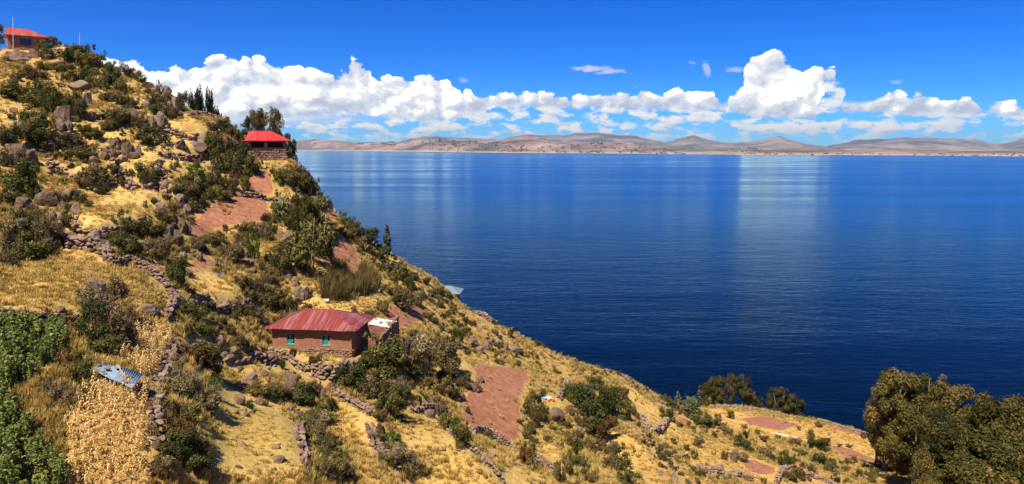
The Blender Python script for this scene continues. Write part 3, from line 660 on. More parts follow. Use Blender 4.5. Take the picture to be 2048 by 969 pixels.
SHORE = [(400,299.5),(580,300.5),(700,302),(850,304),(1000,306),(1200,307),(1400,309),(1600,311),(1800,312.5),(2048,314),(2300,315),(2700,316)]
def prof(pts, px): return np.interp(px, [p[0] for p in pts], [p[1] for p in pts])
def far_strip(name, ridge, depth0, width, m, seed, amp, shore=True, step=2.5, rows=46):
    px = np.arange(-400, 2900, step); V = np.zeros((rows, len(px), 3))
    ys = prof(SHORE, px); rd = prof(ridge, px)
    D = -LAKE*FPX/(ys-HOR) if shore else np.full(len(px), float(depth0))
    a = (px-CX)/FPX
    for j in range(rows):
        t = j/(rows-1); d = D + (t-0.0)*width
        x = a*d; y = d
        if shore: base = t/0.62
        else: base = t/0.5
        hump = np.where(base < 1, np.sin(np.clip(base, 0, 1)*math.pi/2)**1.25, np.cos(np.clip((base-1)*1.6, 0, 1)*math.pi/2))
        crest = (HOR-rd)/FPX*(D+0.62*width if shore else D+0.5*width)
        z = LAKE-3 + (crest-LAKE+3)*hump
        rid = fbm(x+9e4, y+9e4, 1500, seed, 5); gul = 1-2*np.abs(fbm(x+5e4, y+7e4, 620, seed+9, 4))
        z = z + hump*(1.15-0.6*hump)*amp*(rid*1.2) - (1-gul)*amp*0.35*hump
        V[j] = np.stack([x, y, z], -1)
    a_ = np.arange(rows*len(px)).reshape(rows, -1); F = np.stack([a_[:-1, :-1], a_[:-1, 1:], a_[1:, 1:], a_[1:, :-1]], -1).reshape(-1, 4)
    tag(link(name, mesh(name, V.reshape(-1, 3), F, m, smooth=True)), kind='structure'); return V
R1 = [(-400,284),(560,284),(600,280),(640,278),(680,281),(720,285),(760,286),(800,285),(845,280),(880,280),(920,284),(960,282),(1010,279),(1060,276),(1100,281),(1130,285),(1160,287),(1200,285),(1240,287),(1280,290),(1310,294),(1350,298),(1400,297),(1440,299),(1490,296),(1520,299),(1600,300),(1700,302),(2048,302),(2900,300)]
R2 = [(-400,296),(780,292),(820,279),(850,274),(900,276),(1000,279),(1050,270),(1090,272),(1130,272),(1150,266),(1190,266),(1215,270),(1260,270),(1300,279),(1330,286),(1352,280),(1384,273),(1412,281),(1450,285),(1500,285),(1530,278),(1556,272),(1590,282),(1640,291),(1670,286),(1700,280),(1760,279),(1800,276),(1900,276),(1945,277),(1970,284),(2000,286),(2030,278),(2060,273),(2200,276),(2900,280)]
FV1 = far_strip('far_shore_hills', R1, 0, 2600, M['far1'], 51, 50)
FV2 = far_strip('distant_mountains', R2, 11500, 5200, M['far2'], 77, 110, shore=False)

# ------------------------------------------------------------------ instancing of uncountable cover
def library(name, meshes):
    c = bpy.data.collections.new(name)
    for i, me in enumerate(meshes):
        o = bpy.data.objects.new('%s_%02d' % (name, i), me); c.objects.link(o)
    return c
def scatter(name, label, cat, P, rot, scale, idx, coll):
    me = mesh(name, P, [], None, {'rot': rot, 'scl': scale, 'idx': idx})
    o = link(name, me); tag(o, label, cat, kind='stuff')
    ng = bpy.data.node_groups.new(name, 'GeometryNodeTree')
    ng.interface.new_socket('Geometry', in_out='INPUT', socket_type='NodeSocketGeometry'); ng.interface.new_socket('Geometry', in_out='OUTPUT', socket_type='NodeSocketGeometry')
    gi = ng.nodes.new('NodeGroupInput'); go = ng.nodes.new('NodeGroupOutput'); ip = ng.nodes.new('GeometryNodeInstanceOnPoints')
    ci = ng.nodes.new('GeometryNodeCollectionInfo'); ci.inputs[0].default_value = coll; ci.inputs['Separate Children'].default_value = True; ci.inputs['Reset Children'].default_value = True
    def na(nm, dt):
        n = ng.nodes.new('GeometryNodeInputNamedAttribute'); n.data_type = dt; n.inputs[0].default_value = nm; return n.outputs[0]
    L = ng.links.new
    L(gi.outputs[0], ip.inputs['Points']); L(ci.outputs[0], ip.inputs['Instance']); ip.inputs['Pick Instance'].default_value = True
    L(na('rot', 'FLOAT_VECTOR'), ip.inputs['Rotation']); L(na('scl', 'FLOAT_VECTOR'), ip.inputs['Scale'])
    f2i = ng.nodes.new('FunctionNodeFloatToInt'); L(na('idx', 'FLOAT'), f2i.inputs[0]); L(f2i.outputs[0], ip.inputs['Instance Index'])
    L(ip.outputs[0], go.inputs[0])
    md = o.modifiers.new('scatter', 'NODES'); md.node_group = ng
    return o

# ------------------------------------------------------------------ plant materials and prototypes
def mat_leaf(name, stops, transl=0.25, rough=0.6, orand=0.35):
    m = bpy.data.materials.new(name); m.use_nodes = True; m.node_tree.nodes.clear(); n = NT(m.node_tree, ALB)
    v = attr(n, 'var').outputs['Fac']; r = rnd(n)
    c = n.ramp(n.math('ADD', n.math('MULTIPLY', v, 1-orand), n.math('MULTIPLY', r, orand)), stops)
    d = n.new('ShaderNodeBsdfPrincipled'); n.put(d.inputs['Base Color'], c); d.inputs['Roughness'].default_value = rough; d.inputs['Specular IOR Level'].default_value = 0.15
    t = n.new('ShaderNodeBsdfTranslucent'); n.put(t.inputs[0], c)
    x = n.new('ShaderNodeMixShader'); x.inputs[0].default_value = transl; n.l.new(d.outputs[0], x.inputs[1]); n.l.new(t.outputs[0], x.inputs[2])
    o = n.new('ShaderNodeOutputMaterial'); n.l.new(x.outputs[0], o.inputs[0]); return m
LM = {
 'g': mat_leaf('dark_green_leaves', [(0.1, (0.016, 0.034, 0.009)), (0.4, (0.050, 0.072, 0.016)), (0.7, (0.115, 0.12, 0.026)), (0.95, (0.25, 0.20, 0.055))]),
 'b': mat_leaf('fresh_green_leaves', [(0.1, (0.025, 0.07, 0.008)), (0.5, (0.06, 0.13, 0.014)), (0.9, (0.13, 0.19, 0.03))]),
 'o': mat_leaf('olive_leaves', [(0.1, (0.045, 0.045, 0.016)), (0.45, (0.11, 0.10, 0.03)), (0.75, (0.21, 0.16, 0.05)), (0.95, (0.36, 0.26, 0.09))]),
 'n': mat_leaf('brown_twigs', [(0.1, (0.045, 0.031, 0.014)), (0.45, (0.125, 0.088, 0.038)), (0.75, (0.22, 0.16, 0.07)), (0.95, (0.38, 0.28, 0.12))]),
 'd': mat_leaf('dry_grey_twigs', [(0.1, (0.075, 0.056, 0.036)), (0.5, (0.21, 0.16, 0.095)), (0.9, (0.42, 0.33, 0.19))]),
 'r': mat_leaf('russet_leaves', [(0.1, (0.045, 0.026, 0.010)), (0.45, (0.13, 0.065, 0.020)), (0.75, (0.24, 0.13, 0.04)), (0.95, (0.34, 0.20, 0.07))]),
 'p': mat_leaf('grey_green_leaves', [(0.1, (0.05, 0.065, 0.03)), (0.5, (0.125, 0.15, 0.065)), (0.9, (0.24, 0.25, 0.13))]),
 'e': mat_leaf('eucalyptus_leaves', [(0.1, (0.018, 0.025, 0.006)), (0.4, (0.062, 0.062, 0.014)), (0.7, (0.155, 0.118, 0.028)), (0.95, (0.32, 0.21, 0.06))]),
 'c': mat_leaf('cypress_leaves', [(0.1, (0.010, 0.022, 0.008)), (0.5, (0.025, 0.048, 0.014)), (0.9, (0.06, 0.085, 0.025))]),
 'straw': mat_leaf('dry_grass_blades', [(0.1, (0.42, 0.25, 0.06)), (0.45, (0.66, 0.45, 0.13)), (0.8, (0.80, 0.60, 0.24)), (1.0, (0.88, 0.72, 0.38))], 0.35),
 'straw2': mat_leaf('olive_bunch_grass', [(0.1, (0.17, 0.13, 0.035)), (0.5, (0.36, 0.28, 0.08)), (0.9, (0.60, 0.46, 0.16))], 0.3),
 'maize': mat_leaf('dry_maize_leaves', [(0.05, (0.42, 0.25, 0.08)), (0.35, (0.72, 0.47, 0.17)), (0.75, (0.90, 0.66, 0.31)), (1.0, (0.95, 0.80, 0.48))], 0.3),
 'bean': mat_leaf('bean_leaves', [(0.1, (0.06, 0.09, 0.022)), (0.4, (0.16, 0.205, 0.05)), (0.8, (0.27, 0.30, 0.085)), (1.0, (0.46, 0.42, 0.16))]),
 'reed': mat_leaf('reed_stems', [(0.1, (0.075, 0.05, 0.022)), (0.5, (0.17, 0.125, 0.045)), (0.85, (0.30, 0.22, 0.085)), (1.0, (0.42, 0.30, 0.13))]),
}
M['bark'] = simple('brown_bark', [(0.3, (0.10, 0.075, 0.055)), (0.7, (0.22, 0.17, 0.13))], 3, 0.9)
M['bark_pale'] = simple('pale_eucalyptus_bark', [(0.3, (0.20, 0.15, 0.10)), (0.7, (0.38, 0.30, 0.22))], 2, 0.85)
def leaf_cloud(centres, radii, n, size, aspect, seed, up=0.25, droop=0.0, shell=0.55):
    """many small leaf quads spread through clump volumes; returns V, F, var"""
    r = np.random.default_rng(seed); w = np.asarray(radii).prod(1)**(2/3); w /= w.sum()
    ci = r.choice(len(centres), n, p=w); d = r.normal(size=(n, 3)); d /= np.linalg.norm(d, axis=1, keepdims=True)
    rad = (shell + (1-shell)*r.random(n))**0.7
    P = np.asarray(centres)[ci] + d*rad[:, None]*np.asarray(radii)[ci]
    nn = d + r.normal(size=(n, 3))*0.55 + np.array([0, 0, up]); nn /= np.linalg.norm(nn, axis=1, keepdims=True)
    t = r.normal(size=(n, 3)) + np.array([0, 0, -droop*2]); t -= (t*nn).sum(1, keepdims=True)*nn; t /= np.linalg.norm(t, axis=1, keepdims=True); s = np.cross(nn, t)
    L = size*r.uniform(0.6, 1.35, n)[:, None]; Wd = L*aspect
    V = np.stack([P-t*L*0.5, P+s*Wd*0.5, P+t*L*0.5, P-s*Wd*0.5], 1).reshape(-1, 3)
    cv = r.random(len(centres))[ci]; var = np.repeat(np.clip(0.5*cv+0.5*r.random(n), 0, 1), 4)
    return V, np.arange(4*n).reshape(n, 4), var
def join_leaf(name, parts):
    Vs, Fs, vs, k = [], [], [], 0; ms = []; mi = []
    for (V, F, var, m) in parts:
        Vs.append(V); Fs.append(F+k); vs.append(var); k += len(V)
        if m not in ms: ms.append(m)
        mi += [ms.index(m)]*len(F)
    me = mesh(name, np.concatenate(Vs), np.concatenate(Fs), ms, {'var': np.concatenate(vs)})
    me.polygons.foreach_set('material_index', np.array(mi, np.int32)); return me
def shrub_mesh(kind, seed, n=2600):
    """a unit shrub: 1 wide, 1 tall, standing on z=0"""
    r = np.random.default_rng(seed); k = r.integers(11, 17); c = []; rr = []
    for i in range(k):
        a = r.uniform(0, 2*math.pi); q = math.sqrt(r.random())*0.34; z = r.uniform(0.16, 0.80)*(1-0.55*q)
        c.append((q*math.cos(a), q*math.sin(a), z)); s = r.uniform(0.09, 0.19)*(1.15-0.4*z); rr.append((s, s, s*r.uniform(0.9, 1.5)))
    for i in range(5):        # sprigs that break the outline
        a = r.uniform(0, 2*math.pi); q = r.uniform(0.25, 0.44); c.append((q*math.cos(a), q*math.sin(a), r.uniform(0.35, 0.85))); rr.append((0.05, 0.05, 0.12))
    twig = kind in 'nd'
    V, F, var = leaf_cloud(c, rr, n, 0.058 if not twig else 0.10, 0.55 if not twig else 0.22, seed, up=0.3, droop=-0.4 if twig else 0, shell=0.25)
    parts = [(V, F, var, LM[kind])]
    alt = {'g': 'o', 'o': 'n', 'n': 'd', 'd': 'n', 'r': 'g', 'b': 'g', 'p': 'g'}[kind]
    V2, F2, v2 = leaf_cloud([(a*1.04, b*1.04, z*1.05) for a, b, z in c[::3]], [(x*1.15, y*1.15, z*1.15) for x, y, z in rr[::3]], n//5, 0.07, 0.4, seed+1, shell=0.3)
    parts.append((V2, F2, v2, LM[alt]))
    # stems as thin blades from the root
    m = 60 if twig else 30; a = r.uniform(0, 2*math.pi, m); q = r.uniform(0.1, 0.42, m); hh = r.uniform(0.4, 0.9, m)
    tip = np.stack([np.cos(a)*q, np.sin(a)*q, hh], 1); root = tip*0.12; root[:, 2] = -0.05; s = np.stack([-np.sin(a), np.cos(a), a*0], 1)*0.008
    parts.append((np.stack([root-s, root+s, tip+s*0.4, tip-s*0.4], 1).reshape(-1, 3), np.arange(4*m).reshape(m, 4), np.repeat(r.random(m), 4), LM['d' if twig else 'n']))
    return join_leaf({'g': 'green_shrub', 'b': 'bright_shrub', 'o': 'olive_shrub', 'n': 'brown_shrub', 'd': 'dry_shrub', 'r': 'russet_shrub', 'p': 'grey_green_shrub'}[kind], parts)
SHR = {k: [shrub_mesh(k, 300+10*i+ord(k), 2600 if k in 'gnor' else 2200) for i in range(v)] for k, v in dict(g=4, b=2, o=4, n=3, d=3, r=2, p=2).items()}
def tuft_mesh(name, seed, m, blades=46, h=0.55, spread=0.30, w=0.018, lean=0.5):
    r = np.random.default_rng(seed); a = r.uniform(0, 2*math.pi, blades); q = spread*0.35*np.sqrt(r.random(blades)); b = np.stack([np.cos(a)*q, np.sin(a)*q, q*0-0.03], 1)
    ln = r.uniform(lean*0.3, lean, blades); hh = h*r.uniform(0.5, 1.1, blades); tip = b+np.stack([np.cos(a)*ln*hh, np.sin(a)*ln*hh, hh*(1-0.3*ln)], 1)
    mid = (b+tip)/2+np.array([0, 0, 0.12])*hh[:, None]; ph = r.uniform(0, math.pi, blades); s = np.stack([np.cos(ph), np.sin(ph), 0*ph], 1)*w*r.uniform(.6, 1.4, blades)[:, None]
    V = np.stack([b-s, b+s, mid+s*.8, mid-s*.8, mid-s*.8, mid+s*.8, tip+s*.15, tip-s*.15], 1).reshape(-1, 3)
    return mesh(name, V, np.arange(8*blades).reshape(-1, 4), m, {'var': np.repeat(r.random(blades), 8)})
TUFT = [tuft_mesh('tuft', 1, LM['straw'], 46, 0.42), tuft_mesh('tuft', 2, LM['straw'], 40, 0.4, 0.45, 0.02, 0.8), tuft_mesh('tuft', 3, LM['straw'], 60, 0.58, 0.35, 0.014, 0.4), tuft_mesh('tuft', 4, LM['straw2'], 50, 0.48, 0.4, 0.017, 0.5), tuft_mesh('tuft', 5, LM['straw2'], 36, 0.4, 0.5, 0.022, 0.8), tuft_mesh('tuft', 6, LM['straw'], 34, 0.17, 0.8, 0.016, 0.9)]
def maize_mesh(seed):
    r = np.random.default_rng(seed); mb_v = []; var = []
    h = r.uniform(1.2, 1.7); lean = r.uniform(-0.12, 0.12, 2)
    def quad(p0, p1, s0, s1, v): mb_v.extend([p0-s0, p0+s0, p1+s1, p1-s1]); var.extend([v]*4)
    top = np.array([lean[0]*h, lean[1]*h, h])
    for ph in (0, 1.57): s = np.array([math.cos(ph), math.sin(ph), 0])*0.016; quad(np.zeros(3), top, s, s*0.5, r.random())
    for i in range(11):
        t = r.uniform(0.15, 0.98); p = top*t; a = r.uniform(0, 2*math.pi); d = np.array([math.cos(a), math.sin(a), 0]); s = np.array([-d[1], d[0], 0])*0.036; L = r.uniform(0.2, 0.42); v = r.random()
        p1 = p+d*L*0.4+np.array([0, 0, L*0.25]); p2 = p1+d*L*0.35+np.array([0, 0, -L*0.25]); p3 = p2+d*L*0.08+np.array([0, 0, -L*0.55])
        quad(p, p1, s*0.6, s, v); quad(p1, p2, s, s*0.9, v); quad(p2, p3, s*0.9, s*0.1, v*0.8)
    return mesh('maize', np.array(mb_v), np.arange(len(mb_v)).reshape(-1, 4), LM['maize'], {'var': np.array(var)})
def bean_mesh(seed):
    r = np.random.default_rng(seed); c = []; rr = []
    for s in range(5):
        a = r.uniform(0, 2*math.pi); q = r.uniform(0.02, 0.16)
        for z in np.linspace(0.1, r.uniform(0.6, 1.0), 5): c.append((q*math.cos(a)*(0.6+z), q*math.sin(a)*(0.6+z), z)); rr.append((0.07, 0.07, 0.09))
    V, F, var = leaf_cloud(c, rr, 260, 0.095, 0.62, seed, up=0.5)
    return mesh('bean', V, F, LM['bean'], {'var': var})

# ------------------------------------------------------------------ trees
def limb_paths(r, h, spread, nl):
    out = []
    for i in range(nl):
        t = r.uniform(0.18, 0.8); a = r.uniform(0, 2*math.pi); L = spread*(1.1-0.7*t)
        out.append((t, a, L))
    return out
def tree_meshes(kind, seed):
    """unit-height tree -> trunk mesh, crown mesh"""
    r = np.random.default_rng(seed); mb = MB(); c = []; rr = []
    if kind == 'euc':
        tops = []
        for s in range(r.integers(2, 4)):
            a = r.uniform(0, 2*math.pi); sp = r.uniform(0.04, 0.13); tp = Vector((math.cos(a)*sp, math.sin(a)*sp, r.uniform(0.8, 0.93)))
            pts = [Vector((0, 0, -0.03)), Vector((tp.x*0.25+r.normal()*0.01, tp.y*0.25+r.normal()*0.01, 0.25)), Vector((tp.x*0.6, tp.y*0.6, 0.55)), tp]
            mb.tube(pts, [0.013, 0.010, 0.007, 0.003], 6)
            for i in range(10):
                t = r.uniform(0.16, 0.97); k = t*3; j = min(int(k), 2); p = pts[j].lerp(pts[j+1], k-j); b = r.uniform(0, 2*math.pi); L = r.uniform(0.06, 0.19)*(1.15-0.6*t)
                e = p+Vector((math.cos(b)*L, math.sin(b)*L, L*0.7)); mb.tube([p, p.lerp(e, 0.5)+Vector((0, 0, -0.004)), e], [0.007, 0.004, 0.002], 4)
                for q in range(2):
                    o = Vector(r.normal(size=3))*0.024; o.z -= 0.02*q; s2 = r.uniform(0.04, 0.08); c.append(tuple(e+o)); rr.append((s2, s2, s2*1.35))
            c.append(tuple(tp)); rr.append((0.03, 0.03, 0.05))
        V, F, var = leaf_cloud(c, rr, 13000, 0.024, 0.40, seed, up=0.3, droop=0.9, shell=0.5); lm = LM['e']; bk = M['bark_pale']
    elif kind == 'round':
        for s in range(4):
            a = r.uniform(0, 2*math.pi); sp = r.uniform(0.1, 0.28); tp = Vector((math.cos(a)*sp, math.sin(a)*sp, r.uniform(0.6, 0.85)))
            mb.tube([Vector((0, 0, -0.03)), Vector((tp.x*0.35, tp.y*0.35, 0.25)), tp], [0.03, 0.022, 0.006], 6)
        for i in range(70):
            a = r.uniform(0, 2*math.pi); z = r.uniform(0.06, 0.92); q = math.sqrt(r.random())*0.46*math.sqrt(max(0.05, 1-(abs(z-0.42)/0.58)**2)); s2 = r.uniform(0.07, 0.115)
            c.append((q*math.cos(a), q*math.sin(a), z)); rr.append((s2, s2, s2*1.1))
        V, F, var = leaf_cloud(c, rr, 20000, 0.034, 0.5, seed, up=0.2, droop=0.3, shell=0.25); lm = LM['e']; bk = M['bark_pale']
    elif kind == 'oval':
        mb.tube([(0, 0, -0.03), (0.01, 0, 0.4), (0, 0.01, 0.93)], [0.018, 0.013, 0.003], 6)
        for i in range(44):
            a = r.uniform(0, 2*math.pi); z = r.uniform(0.26, 0.94); q = math.sqrt(r.random())*0.23*math.sqrt(max(0.05, 1-(abs(z-0.60)/0.38)**2)); s2 = r.uniform(0.045, 0.075)
            c.append((q*math.cos(a), q*math.sin(a), z)); rr.append((s2, s2, s2*1.3))
            if i % 4 == 0: mb.tube([(0, 0, z*0.75), (q*math.cos(a), q*math.sin(a), z)], [0.006, 0.002], 4)
        V, F, var = leaf_cloud(c, rr, 12000, 0.026, 0.42, seed, up=0.3, droop=0.6, shell=0.45); lm = LM['e']; bk = M['bark_pale']
    elif kind == 'cyp':
        mb.tube([(0, 0, -0.03), (0, 0, 0.5), (0, 0, 0.95)], [0.03, 0.02, 0.004], 6)
        for i in range(15):
            a = r.uniform(0, 2*math.pi); q = r.uniform(0.03, 0.20); zt = r.uniform(0.6, 1.0)-q*0.6; zb = r.uniform(0.06, 0.2)
            e = Vector((math.cos(a)*q, math.sin(a)*q, zt)); mb.tube([(0, 0, zb), (e.x*0.8, e.y*0.8, zb+0.15), tuple(e)], [0.01, 0.007, 0.002], 4)
            for k in range(9):
                t = k/8; z = zb+0.08+(zt-zb-0.08)*t; s2 = 0.040*(1-0.72*t)+0.006; f = min(1, 0.5+t); c.append((e.x*f+r.normal()*0.008, e.y*f+r.normal()*0.008, z)); rr.append((s2, s2, 0.055))
        V, F, var = leaf_cloud(c, rr, 9000, 0.028, 0.4, seed, up=0.0, droop=-0.9, shell=0.2); lm = LM['c']; bk = M['bark']
    elif kind == 'cone':
        mb.tube([(0, 0, -0.03), (0, 0, 0.5), (0.01, 0, 0.97)], [0.02, 0.012, 0.003], 6)
        for i in range(70):
            t = r.random()**0.8; z = 0.10+0.87*t; a = r.uniform(0, 2*math.pi); q = 0.17*(1-t)**0.75*math.sqrt(r.random())+0.005; s2 = r.uniform(0.028, 0.05)*(1.1-0.6*t); c.append((q*math.cos(a), q*math.sin(a), z)); rr.append((s2, s2, s2*1.2))
        V, F, var = leaf_cloud(c, rr, 7000, 0.027, 0.45, seed, up=0.1, droop=0.2, shell=0.2); lm = LM['g']; bk = M['bark']
    return mb.me('trunk', bk), mesh('crown', V, F, lm, {'var': var})
TREE = {'euc': [tree_meshes('euc', 900+i) for i in range(5)], 'round': [tree_meshes('round', 920+i) for i in range(2)], 'oval': [tree_meshes('oval', 980+i) for i in range(4)], 'cyp': [tree_meshes('cyp', 940+i) for i in range(3)], 'cone': [tree_meshes('cone', 960+i) for i in range(1)]}
# ------------------------------------------------------------------ label maker: what a thing stands beside, then its rank among its like
LAND = [(60,85,'the hilltop house'),(150,130,'the skyline wall right of the hilltop house'),(60,195,'the dark rocks below the hilltop house'),(180,235,'the upper left rock faces'),(300,235,'the high crag near the crest'),
 (350,185,'the leaning crest boulder'),(405,205,'the three cypress trees'),(380,270,'the high golden terrace'),(300,330,'the middle high terrace'),(230,420,'the sloping golden terrace at left'),(50,330,'the dark crags at the left edge'),
 (60,470,'the dark thicket at the left edge'),(100,555,'the golden field at left'),(280,550,'the rubble wall beside the golden field'),(330,440,'the rock outcrop below the terraces'),(540,290,'the bright red-roofed house'),
 (515,360,'the small upper red field'),(455,435,'the wide upper red field'),(600,450,'the big grey-green bush'),(575,480,'the pale overhanging boulder'),(690,510,'the furrowed red field'),(773,490,'the lone dark conifer'),
 (430,560,'the dry terrace with the blue bundle'),(530,570,'the gully between the terraces'),(700,570,'the standing reeds'),(635,665,'the faded red-roofed house'),(755,670,'the adobe shed'),(800,630,'the pale fallow patch'),
 (910,590,'the blue-roofed hut'),(830,710,'the big thicket right of the shed'),(220,640,'the big bush above the maize'),(60,720,'the bean field'),(235,745,'the tin-sheet shelter'),(220,850,'the dry maize'),(370,800,'the bushy bank beside the maize'),
 (500,770,'the boulders on the footpath'),(500,890,'the bare plot at lower centre left'),(600,880,'the stone edge of the bare plot'),(640,730,'the wall in front of the house'),(700,870,'the narrow golden plot'),(780,900,'the twiggy bank between plots'),(850,880,'the golden plot with the lone rock'),
 (980,800,'the large red field'),(920,730,'the footpath above the red field'),(1000,690,'the row of pink boulders'),(1090,790,'the drying laundry'),(1190,800,'the big tangle of bushes at centre right'),(1130,870,'the grassy shelf right of the red field'),(1240,930,'the bushes at the lower edge'),
 (1310,855,'the curved stone enclosure'),(1300,780,'the brow above the water'),(1080,950,'the wall below the red field'),(1440,935,'the rubble wall at lower right'),(1520,935,'the small red patch'),(1440,785,'the lakeside eucalyptus row'),(1570,800,'the round lakeside tree'),
 (1530,845,'the pink shore field'),(1700,905,'the long pinkish field'),(1640,940,'the slope before the tall trees'),(1880,860,'the tall eucalyptus grove')]
_L = np.array([(a, b) for a, b, _ in LAND], float)
PEND = []        # (object, noun phrase, px, py, category, group)
def relation(px, py):
    d = np.hypot(_L[:, 0]-px, (_L[:, 1]-py)*1.2); k = int(d.argmin()); dx, dy = px-_L[k, 0], py-_L[k, 1]
    if d[k] < 14: rel = 'at'
    elif abs(dx) > abs(dy)*1.1: rel = 'left of' if dx < 0 else 'right of'
    else: rel = 'above' if dy < 0 else 'below'
    return rel + ' ' + LAND[k][2]
ORD = ['first','second','third','fourth','fifth','sixth','seventh','eighth','ninth','tenth','eleventh','twelfth','thirteenth','fourteenth','fifteenth','sixteenth','seventeenth','eighteenth','nineteenth','twentieth']
def say(o, noun, px, py, cat, group): PEND.append((o, noun, float(px), float(py), cat, group))
def finish_labels():
    by = {}
    for t in PEND: by.setdefault((t[1], relation(t[2], t[3])), []).append(t)
    for (noun, rel), L in by.items():
        L.sort(key=lambda t: t[2])
        for i, (o, _, px, py, cat, grp) in enumerate(L):
            if len(L) == 1: lab = '%s %s' % (noun, rel)
            elif i == 0: lab = 'leftmost %s %s' % (noun, rel)
            elif i == len(L)-1: lab = 'rightmost %s %s' % (noun, rel)
            else: lab = '%s %s from the left %s' % (ORD[min(i, 19)], noun, rel)
            tag(o, lab, cat, grp)

